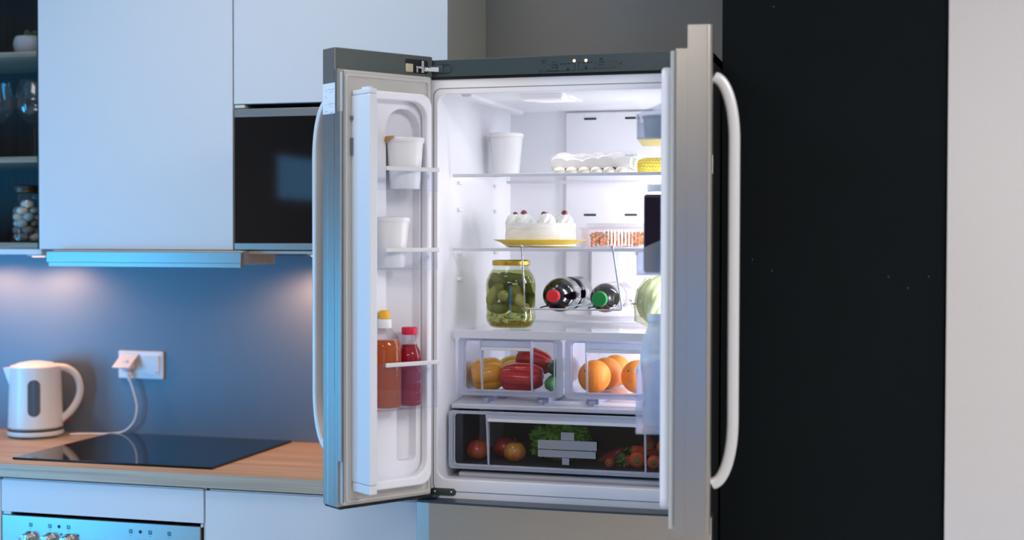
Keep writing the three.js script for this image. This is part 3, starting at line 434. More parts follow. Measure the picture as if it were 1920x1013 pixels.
// open shelf unit at the left
{
  const u = thing('shelf_unit', 'open dark wooden wall shelf holding glasses and jars', 'shelf', [-2.7, 1.46, 0.17]);
  wpart(u, 'back_panel', boxUV(B(-3.1, -2.3415, 1.478, 2.5, 0.002, 0.016, 0.001)), M.darkWood);
  wpart(u, 'side_panel', boxUV(B(-2.3545, -2.3405, 1.478, 2.5, 0.016, 0.346, 0.001)), M.darkWood);
  wpart(u, 'side_panel', boxUV(B(-3.114, -3.1, 1.478, 2.5, 0.002, 0.346, 0.001)), M.darkWood);
  for (const [y0, y1] of [[1.478, 1.496], [1.7275, 1.7445], [2.0305, 2.0465], [2.34, 2.357]]) wpart(u, 'shelf_board', boxUV(B(-3.1, -2.3545, y0, y1, 0.016, 0.348, 0.001)), M.oldWood);
  wpart(u, 'bottom_panel', B(-3.114, -2.3405, 1.462, 1.4775, 0.002, 0.35, 0.001), M.lacquer);
  for (const i of [0, 1]) {
    const l = thing('cabinet_lamp', i ? 'small round warm lamp under the open shelf, nearer the range hood' : 'small round warm lamp under the open shelf, farther from the range hood', 'lamp', [SPOTS[i][0], 1.462, SPOTS[i][2]]);
    part(l, 'housing', lathe([[0, 0], [0.034, 0], [0.034, -0.006], [0.022, -0.008], [0, -0.008]], 28), M.satin);
    part(l, 'lens', lathe([[0, -0.0102], [0.018, -0.0102], [0.02, -0.008]], 24), std(0xfff0e0, { emissive: new THREE.Color(2.4, 1.6, 1.1) }));
  }
  // bowl with a little succulent
  const b = thing('plant_bowl', 'pale stoneware bowl with a small succulent on the upper shelf', 'plant pot', [-2.472, 2.0467, 0.2]);
  part(b, 'bowl', lathe([[0, 0.003], [0.03, 0], [0.036, 0.002], [0.05, 0.022], [0.053, 0.04], [0.05, 0.055], [0.046, 0.063], [0.043, 0.062], [0.046, 0.05], [0.047, 0.036], [0.04, 0.02], [0, 0.015]], 40), std(0xb9bdc4, { roughness: 0.45 }));
  part(b, 'soil', new THREE.CylinderGeometry(0.0455, 0.045, 0.006, 28).translate(0, 0.052, 0), std(0x2a211a, { roughness: 1 }));
  const lg = new THREE.SphereGeometry(0.5, 12, 8).scale(0.011, 0.034, 0.006).translate(0, 0.014, 0), lm = std(0x4d6a48, { roughness: 0.6 });
  seed = 31;
  for (let k = 0; k < 16; k++) { const m = part(b, 'leaf', lg, lm); m.geometry = lg; m.position.set(rr(-0.02, 0.02), 0.056, rr(-0.02, 0.02)); m.rotation.set(rr(-0.8, 0.8), rr(0, 6), rr(-0.8, 0.8)); }
  // wine glasses
  const gl = phys(0xffffff, { transmission: 1, thickness: 0, roughness: 0.01, ior: 1.5 });
  const g = single('wine_glass', lathe([[0, 0.001], [0.036, 0.001], [0.034, 0.003], [0.008, 0.008], [0.0038, 0.014], [0.0034, 0.09], [0.006, 0.1], [0.03, 0.112], [0.05, 0.136], [0.056, 0.165], [0.052, 0.195], [0.041, 0.233], [0.0402, 0.233], [0.0505, 0.195], [0.0545, 0.165], [0.0485, 0.138], [0.03, 0.115], [0, 0.106]], 48), gl, 'round balloon wine glass nearest the white cabinet side', 'wine glass', [-2.45, 1.7447, 0.22], 'wine glasses on the middle shelf');
  copy(g, 'round balloon wine glass at the left edge of the shelf', [-2.583, 1.7447, 0.22]);
  // jar of shells
  const j = thing('storage_jar', 'lidded glass jar filled with pale pebbles on the lowest open shelf', 'jar', [-2.478, 1.496, 0.22]);
  part(j, 'glass', lathe([[0, 0.002], [0.042, 0.001], [0.046, 0.006], [0.047, 0.095], [0.042, 0.112], [0.033, 0.122], [0.031, 0.143], [0.034, 0.145]], 40), gl);
  part(j, 'lid', lathe([[0, 0.171], [0.034, 0.171], [0.037, 0.168], [0.037, 0.158], [0.034, 0.156], [0.034, 0.148], [0, 0.148]], 36), std(0x453a30, { roughness: 0.4 }), 'dark wooden lid');
  part(j, 'lid_band', new THREE.TorusGeometry(0.0345, 0.0016, 8, 36).rotateX(Math.PI / 2).translate(0, 0.152, 0), std(0xb08d4a, { metalness: 0.8, roughness: 0.35 }));
  const pg = new THREE.IcosahedronGeometry(1, 3), pms = [std(0xb9ad98, { roughness: 0.6 }), std(0xcfc6b6, { roughness: 0.6 }), std(0x6f6860, { roughness: 0.6 }), std(0x97a4a6, { roughness: 0.6 })];
  seed = 77; let n = 0;
  for (let lay = 0; lay < 6; lay++) for (let k = 0; k < (lay > 4 ? 2 : 4); k++) {
    const a = k * (lay > 4 ? 3.14 : 1.571) + lay * 0.75 + rr(-0.1, 0.1), r = lay > 4 ? 0.012 : 0.0245, m = mesh(numbered('pebble'), pg, pms[Math.floor(rnd() * 4)]); m.geometry = pg;
    m.position.set(-2.478 + r * Math.cos(a), 1.4985 + 0.0145 + lay * 0.0195 + rr(-0.001, 0.001), 0.22 + r * Math.sin(a)); m.scale.set(rr(0.016, 0.02), rr(0.0105, 0.014), rr(0.014, 0.0175)); m.rotation.y = rr(0, 6); scene.add(m); n++;
    tag(m, 'smooth pale pebble inside the lidded jar on the open shelf', 'pebble', 'pebbles in the lidded jar');
  }
}
// kettle
{
  const kx = -2.524, kz = 0.115, k = thing('kettle', 'white electric kettle with a grey water window on the worktop', 'kettle', [kx, 0.9, kz], 0.6);
  const body = (h) => 0.081 - 0.006 * h;
  const prof = []; for (let i = 0; i <= 24; i++) prof.push([body(i / 24), 0.026 + 0.188 * i / 24]);
  part(k, 'body', lathe([[0, 0.027], ...prof, [0.0735, 0.217], [0.07, 0.219], [0, 0.219]], 56), M.white);
  part(k, 'spout', hex([[-0.062, 0.214, 0.026], [-0.062, 0.214, -0.026], [-0.093, 0.212, -0.006], [-0.093, 0.212, 0.006], [-0.072, 0.15, 0.014], [-0.072, 0.15, -0.014], [-0.084, 0.182, -0.003], [-0.084, 0.182, 0.003]]), M.white);
  part(k, 'lid', lathe([[0, 0.232], [0.02, 0.231], [0.05, 0.226], [0.067, 0.219], [0.067, 0.214], [0, 0.214]], 48), M.white);
  part(k, 'ring', lathe([[0.081, 0.0205], [0.0822, 0.0205], [0.0822, 0.0255], [0.081, 0.0255]], 56), std(0x3c4448, { roughness: 0.4 }), 'dark ring above the base');
  part(k, 'base', lathe([[0, 0.0045], [0.079, 0.0045], [0.083, 0.008], [0.083, 0.018], [0.0815, 0.0205], [0, 0.0205]], 56), M.white);
  for (let i = 0; i < 4; i++) part(k, 'foot', new THREE.CylinderGeometry(0.009, 0.009, 0.006, 14).translate(0.06 * Math.cos(i * 1.57 + 0.6), 0.003, 0.06 * Math.sin(i * 1.57 + 0.6)), M.blackMat);
  // upright water window on the side towards the room
  const wpos = [], wi = [], n = 20; const cap = (s) => Math.sqrt(Math.max(0, 1 - s * s));
  for (let j = 0; j <= 40; j++) { const y = 0.068 + 0.112 * j / 40, e = Math.min(y - 0.068, 0.18 - y) / 0.0185, hw = 0.0185 * (e < 1 ? Math.sqrt(Math.max(0.0001, 1 - (1 - e) ** 2)) : 1);
    for (let i = 0; i <= n; i++) { const s = (i / n * 2 - 1) * hw, r = body((y - 0.026) / 0.188) + 0.0012, a = s / r - 0.06; wpos.push(r * Math.sin(a), y, r * Math.cos(a)); } }
  for (let j = 0; j < 40; j++) for (let i = 0; i < n; i++) { const a = j * (n + 1) + i; wi.push(a, a + 1, a + n + 1, a + 1, a + n + 2, a + n + 1); }
  void cap; const wg = new THREE.BufferGeometry().setAttribute('position', new THREE.Float32BufferAttribute(wpos, 3)); wg.setIndex(wi); wg.computeVertexNormals();
  part(k, 'water_window', wg, phys(0x5b6068, { roughness: 0.12 }), 'smoky grey water window');
  const hp = [[0.062, 0.212, 0.004], [0.094, 0.206, 0.008], [0.12, 0.184, 0.01], [0.131, 0.15, 0.011], [0.126, 0.115, 0.01], [0.107, 0.08, 0.008], [0.078, 0.05, 0.004]];
  const hg = norm(tube(hp, 0.0115, 60, 14)); part(k, 'handle', [hg, new THREE.SphereGeometry(0.0115, 12, 8).translate(...hp[0]), new THREE.SphereGeometry(0.0115, 12, 8).translate(...hp[6])], M.white);
  part(k, 'handle_inlay', tube(hp.map(([x, y, z]) => [x + 0.0055, y + 0.004, z - 0.003]), 0.0072, 60, 10), std(0x565d60, { roughness: 0.5 }));
  part(k, 'switch', B(0.076, 0.104, 0.043, 0.049, 0.0, 0.012, 0.002), std(0x8c1016, { roughness: 0.4 }), 'red switch lever');
}
// socket, plug and cord
{
  const s = thing('wall_socket', 'white double socket and switch plate on the grey splashback', 'socket', [-2.22, 1.118, 0.007]);
  part(s, 'plate', B(-0.077, 0.077, -0.043, 0.043, 0, 0.009, 0.003), M.white);
  part(s, 'rocker', [hex([[0.008, -0.03, 0.009], [0.066, -0.03, 0.009], [0.066, 0.03, 0.009], [0.008, 0.03, 0.009], [0.009, -0.029, 0.0125], [0.065, -0.029, 0.0125], [0.065, 0.029, 0.017], [0.009, 0.029, 0.017]])], M.white);
  part(s, 'switch_mark', new THREE.CylinderGeometry(0.0022, 0.0022, 0.001, 12).rotateX(Math.PI / 2).translate(0.058, -0.022, 0.0135), M.gasket);
  part(s, 'socket_well', [lathe([[0.0205, 0], [0.0235, 0], [0.0235, 0.003], [0.0205, 0.003]], 30).rotateX(Math.PI / 2).translate(-0.036, 0, 0.009)], M.white);
  part(s, 'flap', hex([[-0.064, 0.031, 0.009], [-0.006, 0.031, 0.009], [-0.014, -0.008, 0.052], [-0.072, -0.008, 0.052], [-0.064, 0.034, 0.011], [-0.006, 0.034, 0.011], [-0.014, -0.005, 0.055], [-0.072, -0.005, 0.055]]), M.white, 'raised hinged socket flap');
  const p = thing('power_cord', 'white mains plug and cord looping down to the kettle', 'cord', [-2.25, 1.1, 0.01]);
  wpart(p, 'plug', [lathe([[0, 0.033], [0.015, 0.032], [0.018, 0.027], [0.0195, 0.002], [0, 0.002]], 28).rotateX(Math.PI / 2).translate(-2.256, 1.117, 0.016), rod([-2.256, 1.105, 0.03], [-2.252, 1.083, 0.03], 0.0075, 14)], M.white);
  wpart(p, 'strain_relief', rod([-2.2525, 1.086, 0.03], [-2.249, 1.07, 0.031], 0.005, 12), M.white);
  wpart(p, 'cord', tube([[-2.25, 1.075, 0.031], [-2.237, 1.04, 0.03], [-2.226, 0.99, 0.028], [-2.236, 0.944, 0.028], [-2.27, 0.912, 0.03], [-2.32, 0.9035, 0.036], [-2.37, 0.9035, 0.05], [-2.405, 0.9035, 0.065], [-2.428, 0.9035, 0.08]], 0.0034, 90, 10), M.white);
}

// ---------------------------------------------------------------- food on the shelves
const vcol = (g, f) => { g = norm(g); const p = g.attributes.position, n = g.attributes.normal, c = new Float32Array(p.count * 3), k = new THREE.Color(); for (let i = 0; i < p.count; i++) { f(k, p.getX(i), p.getY(i), p.getZ(i), n, i); c.set([k.r, k.g, k.b], i * 3); } g.setAttribute('color', new THREE.BufferAttribute(c, 3)); return g; };
function warp(g, f) { const p = g.attributes.position, v = new THREE.Vector3(); for (let i = 0; i < p.count; i++) { v.fromBufferAttribute(p, i); f(v); p.setXYZ(i, v.x, v.y, v.z); } g.computeVertexNormals(); return g; }
const S1 = 1.6703, S2 = 1.4883, S3 = 1.2848;
// tubs
const tubG = (rt, rb, h) => lathe([[0, 0.002], [rb - 0.004, 0], [rb, 0.003], [rb + (rt - rb) * 0.1, h * 0.13], [rb + (rt - rb) * 0.1 + 0.0008, h * 0.135], [rt, h * 0.9], [rt + 0.0025, h * 0.91], [rt + 0.0035, h * 0.985], [rt + 0.002, h], [rt - 0.0015, h * 0.995], [rt - 0.0015, h * 0.95], [0, h * 0.94]], 56);
const tubM = phys(0xecebea, { roughness: 0.35 });
{
  const t = thing('plastic_tub', 'tall white plastic tub at the left of the top glass shelf', 'tub', [-0.965, S1, 0.32], 0, 'white plastic tubs');
  part(t, 'tub', tubG(0.0435, 0.034, 0.115), tubM); part(t, 'lid', lathe([[0, 0.117], [0.041, 0.1165], [0.046, 0.115], [0.046, 0.109]], 48), tubM);
  const a = thing('plastic_tub', 'white tub with half-peeled foil in the top left door bin', 'tub', leftAt(0.102, 1.6245, -0.037), 0, 'white plastic tubs');
  part(a, 'tub', tubG(0.0425, 0.0345, 0.121), tubM); part(a, 'lid', lathe([[0, 0.1225], [0.041, 0.1222], [0.0465, 0.1212], [0.0465, 0.117]], 48), M.clear);
  part(a, 'foil', warp(new THREE.LatheGeometry([[0.046, 0.124], [0.0472, 0.1235], [0.0485, 0.118], [0.049, 0.1085]].map(([r, y]) => new THREE.Vector2(r, y)), 24, -1.3, 1.15), (v) => { const t = Math.abs((Math.atan2(v.x, v.z) + 0.72) / 0.575); if (v.y < 0.1232) v.y = 0.1232 - (0.1232 - v.y) * Math.max(0.02, 1 - t) * 1.15; }), std(0xb58c4a, { metalness: 0.3, roughness: 0.5, side: THREE.DoubleSide }), 'gold-brown peeled foil flap');
  const b = thing('plastic_tub', 'white tub under a clear lid in the middle left door bin', 'tub', leftAt(0.142, 1.4415, -0.037), 0, 'white plastic tubs');
  part(b, 'tub', tubG(0.0425, 0.0325, 0.118), tubM); part(b, 'lid', lathe([[0, 0.1205], [0.042, 0.12], [0.047, 0.119], [0.047, 0.112]], 48), M.clear);
  const c = thing('plastic_tub', 'tub tinted grey-green as backlit shade, leaning in the top bin of the right door', 'tub', rightAt(0.14, 1.7235, 0.119), 0, 'white plastic tubs');
  part(c, 'tub', tubG(0.031, 0.026, 0.056), std(0x9aa8a6, { roughness: 0.4 }));  // backlit shade put into the tub colour
}
// eggs in a carton on the top shelf
{
  const c = thing('egg_carton', 'white pulp egg carton with lumpy lid ajar on the top shelf', 'egg carton', [-0.71, S1, 0.38]);
  const pulp = std(0xeae7e2, { roughness: 0.85 });
  seed = 5;
  const lump = (w, d, nx, nz, h, th, y0) => { const g = new THREE.BoxGeometry(w, th, d, nx * 10, 2, nz * 10); return warp(g, (v) => { const u = (v.x / w + 0.5) * nx, q = (v.z / d + 0.5) * nz, e = Math.abs(Math.sin(u * Math.PI)) ** 0.6 * Math.abs(Math.sin(q * Math.PI)) ** 0.6; const up = v.y > 0 ? 1 : 0.75; v.y = y0 + v.y + h * (e * up) - h * 0.4; }); };
  part(c, 'base_tray', warp(lump(0.19, 0.12, 6, 3, 0.008, 0.012, 0.0095), (v) => { v.y = Math.max(0.0005, v.y); }), pulp);
  part(c, 'lid', warp(new THREE.BoxGeometry(0.2, 0.016, 0.125, 70, 4, 40), (v) => { const x = v.x, q = v.z, hump = Math.abs(Math.sin((x + 0.1) * Math.PI / 0.04 + 0.6 * Math.sin(q * 50))) ** 0.5 * (0.6 + 0.4 * Math.abs(Math.sin(q * Math.PI / 0.042 + 1.57))); v.y += (v.y > 0 ? 0.011 : -0.006) * hump + (v.y > 0 ? 0.003 * Math.sin(x * 55) : 0) + 0.027 + 0.02 * x; v.z += q * 0.14 * (1 - Math.abs(v.y - 0.03) / 0.03) * 0.5; v.x += 0.006 * Math.sign(x) * Math.max(0, Math.abs(x) - 0.09) * 20 * 0.2 - 0.003; }), pulp);
  part(c, 'inside', B(-0.088, 0.07, 0.01, 0.0235, -0.055, 0.056, 0.002), std(0x20281a, { roughness: 0.9 }), 'dark block put in for the shade between tray and lid');  // dark block colours in the shade inside the carton
  part(c, 'film', warp(new THREE.BoxGeometry(0.21, 0.002, 0.13, 40, 1, 24), (v) => { const x = v.x; v.y += 0.0535 + 0.02 * x + 0.003 * Math.sin(x * 90 + v.z * 60) + 0.003 * Math.sin(v.z * 110 - x * 50) - Math.max(0, Math.abs(v.z) - 0.045) * 0.5; }), phys(0xffffff, { transmission: 0.9, thickness: 0, roughness: 0.12 }), 'clear wrinkled film over the lid');
  const eg = lathe(Array.from({ length: 17 }, (_, i) => { const a = (i / 16) * Math.PI; return [0.0145 * Math.sin(a) * (1 + 0.09 * Math.cos(a)), -0.018 * Math.cos(a)]; }), 24), em = std(0xf1ead9, { roughness: 0.55 });
  const e0 = single('egg', eg.translate(0, 0.018, 0).scale(1, 0.52, 1), em, 'first small white egg from the left in the carton', 'egg', [-0.79, S1 + 0.0008, 0.452], 'white eggs in the front row of the carton');
  const nth = ['first', 'second', 'third', 'fourth', 'fifth', 'sixth'];
  for (let k = 1; k < 6; k++) copy(e0, nth[k] + ' small white egg from the left in the carton', [-0.79 + k * 0.0315, S1 + 0.0008, 0.452 + (k % 2) * 0.002], k);
}
{ // corn cob
  const t = thing('corn_cob', 'yellow corn cob lying on the top shelf behind the right door', 'corn', [-0.6, S1 + 0.0215, 0.4]);
  const g = new THREE.CylinderGeometry(1, 1, 0.15, 96, 120, false).rotateZ(Math.PI / 2).translate(0.075, 0, 0);
  part(t, 'cob', warp(g, (v) => { const u = v.x / 0.15, a = Math.atan2(v.z, v.y), r = Math.hypot(v.y, v.z); const e = Math.min(1, u / 0.16); const rad = (0.0212 * (0.72 + 0.28 * Math.sin(e * Math.PI / 2)) + 0.0026 * (Math.abs(Math.sin(a * 8)) ** 0.5 * Math.abs(Math.sin(u * Math.PI * 20 + Math.floor(a * 8 / Math.PI) * 1.5)) ** 0.5 - 0.6)) * (u > 0.9 ? 1 - (u - 0.9) * 4 : 1); if (r > 0.001) { v.y *= rad / r * Math.min(1, r); v.z *= rad / r * Math.min(1, r); } }), phys(0xe9cf52, { roughness: 0.4 }));
  part(t, 'husk', [lathe([[0.012, 0], [0.02, 0.012], [0.018, 0.03], [0.006, 0.055], [0.002, 0.06]], 20).rotateZ(-Math.PI / 2).translate(0.142, 0, 0)], std(0xb9c47a, { roughness: 0.6 }));
}
// cake
{
  const pl = thing('plate', 'yellow plate under the white cream cake', 'plate', [-0.853, S2, 0.4]);
  part(pl, 'dish', lathe([[0, 0.0035], [0.07, 0.0035], [0.078, 0.004], [0.098, 0.0155], [0.117, 0.0205], [0.1175, 0.0192], [0.1, 0.0125], [0.08, 0.0005], [0.07, 0], [0, 0]], 72), phys(0xffe668, { transmission: 0.45, thickness: 0, roughness: 0.7, ior: 1.3 }));
  const cy = S2 + 0.0038, c = thing('cake', 'round white cream cake topped with cherries on the yellow plate', 'cake', [-0.851, cy, 0.4]);
  const cg = new THREE.CylinderGeometry(0.0895, 0.09, 0.0605, 96, 16, false).translate(0, 0.0303, 0); seed = 9;
  part(c, 'icing', warp(cg, (v) => { const r = Math.hypot(v.x, v.z), a = Math.atan2(v.z, v.x); if (r > 0.088 || v.y > 0.058) { const k = 1 + (r > 0.08 ? 0.012 * Math.sin(a * 7 + v.y * 90) * Math.sin(v.y * 130 + a * 3) : 0); v.x *= k; v.z *= k; } if (v.y > 0.0595 && r > 0.086) { v.y -= 0.003; } }), M.cream2);
  const dg = new THREE.CylinderGeometry(0.0035, 0.0215, 0.021, 56, 12).translate(0, 0.0105, 0);
  warp(dg, (v) => { const a = Math.atan2(v.z, v.x) + v.y * 40, h = v.y / 0.021, r0 = Math.hypot(v.x, v.z); if (r0 < 1e-5) return; const rad = (0.0215 * Math.sqrt(Math.max(0.05, 1 - h * h * 0.93))) * (1 + 0.1 * Math.cos(a * 7)); v.x *= rad / r0 * (r0 / (0.0035 * h + 0.0215 * (1 - h))); v.z *= rad / r0 * (r0 / (0.0035 * h + 0.0215 * (1 - h))); });
  const chG = new THREE.SphereGeometry(0.0082, 20, 14), chM = phys(0x7c0c12, { roughness: 0.14, clearcoat: 0.8 });
  for (let k = 0; k < 7; k++) {
    const a = 0.225 + k * Math.PI * 2 / 7, x = 0.066 * Math.cos(a), z = 0.066 * Math.sin(a);
    const dl = part(c, 'cream_swirl', dg, M.cream2); dl.geometry = dg; dl.position.set(x, 0.0575, z); dl.scale.set(1.06, 1.2, 1.06);
    const ch = mesh('cherry', chG, chM); ch.geometry = chG; dl.add(ch); ch.position.set([0.002, -0.004, 0.001][k % 3], 0.0195 - (k % 2) * 0.0015, 0.003); if (k % 2) ch.scale.setScalar(0.85);
  }
}
// clear box of carrot salad
{
  const t = thing('salad_box', 'clear ribbed plastic box of carrot salad on the middle shelf', 'food container', [-0.655, S2, 0.3]);
  const w = 0.1, d = 0.055, h = 0.046, n = 44, sh = new THREE.Shape(), pts = [];
  for (const [ax, az, bx, bz] of [[-w, -d, w, -d], [w, -d, w, d], [w, d, -w, d], [-w, d, -w, -d]]) { const m = ax === bx ? 16 : n / 1; for (let i = 0; i < m; i++) { const s = i / m, o = (i % 2) * 0.003, nx = ax === bx ? Math.sign(ax) : 0, nz = az === bz ? Math.sign(az) : 0; pts.push(new THREE.Vector2(ax + (bx - ax) * s + nx * o, az + (bz - az) * s + nz * o)); } }
  sh.setFromPoints(pts);
  const hole = new THREE.Path(); hole.setFromPoints(pts.map((p) => new THREE.Vector2(p.x * 0.985, p.y * 0.975)).reverse()); sh.holes.push(hole);
  part(t, 'box', [new THREE.ExtrudeGeometry(sh, { depth: h, bevelEnabled: false }).rotateX(-Math.PI / 2).translate(0, 0.0005, 0), B(-w, w, 0.0005, 0.0018, -d, d, 0.0005)], phys(0xfdfafa, { transmission: 0.96, thickness: 0, roughness: 0.12, ior: 1.35 }));
  part(t, 'lid', [B(-w - 0.004, w + 0.004, h, h + 0.005, -d - 0.004, d + 0.004, 0.002), B(-w + 0.01, w - 0.01, h + 0.005, h + 0.016, -d + 0.01, d - 0.01, 0.005)], phys(0xf6f4f6, { transmission: 0.85, thickness: 0, roughness: 0.15 }));
  seed = 21; const gs = [];
  for (let k = 0; k < 340; k++) { const l = rr(0.012, 0.028), g = new THREE.BoxGeometry(0.0045, 0.0045, l).rotateX(rr(-0.6, 0.6)).rotateY(rr(0, 3.14)).rotateZ(rr(-0.5, 0.5)).translate(rr(-0.084, 0.084), rr(0.008, 0.034), rr(-0.043, 0.043)); const gr = rnd() < 0.14; gs.push(vcol(g, (c) => c.set(gr ? 0x8fb04a : rnd() < 0.25 ? 0xf8c37a : 0xfb8c40))); }
  const s = single('carrot_salad', gs, std(0xffffff, { vertexColors: true, roughness: 0.6 }), 'shredded orange carrot salad inside the clear box', 'salad', [-0.655, S2 + 0.0018, 0.3]); s.userData.kind = 'stuff';
}
// jar of gherkins
{
  const j = thing('pickle_jar', 'big glass jar of gherkins with a gold-edged lid', 'jar', [-0.9125, S3, 0.46]);
  part(j, 'glass', lathe([[0, 0.002], [0.045, 0.0015], [0.053, 0.004], [0.0615, 0.018], [0.0635, 0.03], [0.0615, 0.042], [0.0628, 0.05], [0.0635, 0.11], [0.0625, 0.122], [0.056, 0.136], [0.045, 0.152], [0.0435, 0.158], [0.0435, 0.163]], 72), M.jarGlass);
  part(j, 'brine', lathe([[0, 0.0035], [0.045, 0.0035], [0.052, 0.006], [0.06, 0.018], [0.062, 0.03], [0.0602, 0.042], [0.0613, 0.05], [0.062, 0.11], [0.061, 0.122], [0.0545, 0.136], [0.047, 0.147], [0, 0.147]], 72), phys(0xe4e3b2, { transmission: 0.97, thickness: 0, roughness: 0.05, ior: 1.1 }));
  const lid = part(j, 'lid', lathe([[0.0455, 0.1585], [0.047, 0.1585], [0.0475, 0.161], [0.0475, 0.169], [0.0465, 0.171], [0.043, 0.1715], [0.0425, 0.1705]], 64), std(0xd0a338, { metalness: 0.85, roughness: 0.3 }));
  part(lid, 'lid_top', lathe([[0, 0.1722], [0.042, 0.1722], [0.0435, 0.1708], [0.042, 0.169], [0, 0.169]], 56), std(0x1d6b4a, { roughness: 0.4 }), 'dark green lid top');
  const gk = (l, r, bend, sd) => { const g = new THREE.SphereGeometry(1, 28, 36).scale(r, l / 2, r); return warp(g, (v) => { const h = v.y / (l / 2), f = Math.sqrt(Math.max(0.02, 1 - Math.abs(h) ** 3.2)) / Math.sqrt(Math.max(0.02, 1 - h * h)); v.x *= f; v.z *= f; const q = 1 + 0.06 * Math.sin(v.y * 420 + sd) * Math.sin(Math.atan2(v.z, v.x) * 5 + v.y * 160); v.x = v.x * q + bend * h * h; v.z *= q; }); };
  const cm = [0x8c8a3e, 0x7a8036, 0x98944a, 0x6d7430].map((c) => phys(c, { roughness: 0.35 }));
  const P = [[-0.032, 0.087, 0.04, 0.2, -0.55, 0.068, 0.0155], [-0.005, 0.083, 0.046, 1.45, 0, 0.05, 0.0155], [0.026, 0.083, 0.038, -0.4, 0.5, 0.06, 0.0165], [0.012, 0.128, 0.03, 0.1, 1.45, 0.07, 0.0125], [-0.024, 0.124, 0.026, -0.2, 1.2, 0.05, 0.012], [-0.024, 0.052, 0.034, 0.1, 1.5, 0.058, 0.0145], [0.03, 0.053, 0.034, -0.1, 1.6, 0.054, 0.0135],
    [0.044, 0.108, 0.02, 0.2, 0.3, 0.05, 0.0125], [0, 0.06, -0.03, 0.2, 1.3, 0.075, 0.017], [-0.02, 0.1, -0.028, 0.4, 0.4, 0.07, 0.017], [0.024, 0.1, -0.028, -0.4, -0.3, 0.07, 0.017], [-0.045, 0.1, 0.0, 0.3, 0.2, 0.06, 0.0125], [0.046, 0.07, -0.004, 0.2, -0.2, 0.05, 0.0125], [0, 0.085, 0.004, 0.3, 0.2, 0.06, 0.016]];
  const GL = ['long gherkin leaning up to the right at the jar front', 'gherkin seen end-on in the middle of the jar front', 'gherkin leaning left at the right of the jar front', 'gherkin lying level under the jar lid', 'shorter gherkin lying level at the upper left of the jar', 'gherkin lying low at the left of the jar above the onion', 'gherkin lying low at the right of the jar above the onion', 'small upright gherkin by the right wall of the jar'];
  P.forEach(([x, y, z, rx, rz, l, r], i) => { const m = single('gherkin', gk(l, r, 0.003, i), cm[i % 4], GL[i] ?? 'olive green gherkin at the back inside the big jar', 'gherkin', [-0.9125 + x, S3 + y, 0.46 + z], 'gherkins inside the big jar'); m.rotation.set(rx, 0, rz); });
  seed = 41; const gg = [], ms = [];
  for (let k = 0; k < 60; k++) { const a = rr(0, 6.28), r = 0.03 + 0.022 * Math.sqrt(rnd()); gg.push(new THREE.IcosahedronGeometry(1, 1).scale(rr(0.005, 0.0085), rr(0.003, 0.005), rr(0.005, 0.008)).rotateZ(rr(-1, 1)).translate(r * Math.cos(a), rr(0.019, 0.04), r * Math.sin(a))); }
  for (let k = 0; k < 900; k++) { const a = rr(0, 6.28), r = 0.051 * Math.sqrt(rnd()); ms.push(new THREE.IcosahedronGeometry(rr(0.0011, 0.0018), 0).translate(r * Math.cos(a), rr(0.006, 0.0165), r * Math.sin(a))); }
  single('onion_pieces', gg, std(0xf4f3dc, { roughness: 0.4 }), 'pale chopped onion low in the gherkin jar', 'onion', [-0.9125, S3, 0.46]).userData.kind = 'stuff';
  single('mustard_seeds', ms, std(0xe9bd5c, { roughness: 0.5 }), 'layer of mustard seeds at the bottom of the gherkin jar', 'seeds', [-0.9125, S3, 0.46]).userData.kind = 'stuff';
}
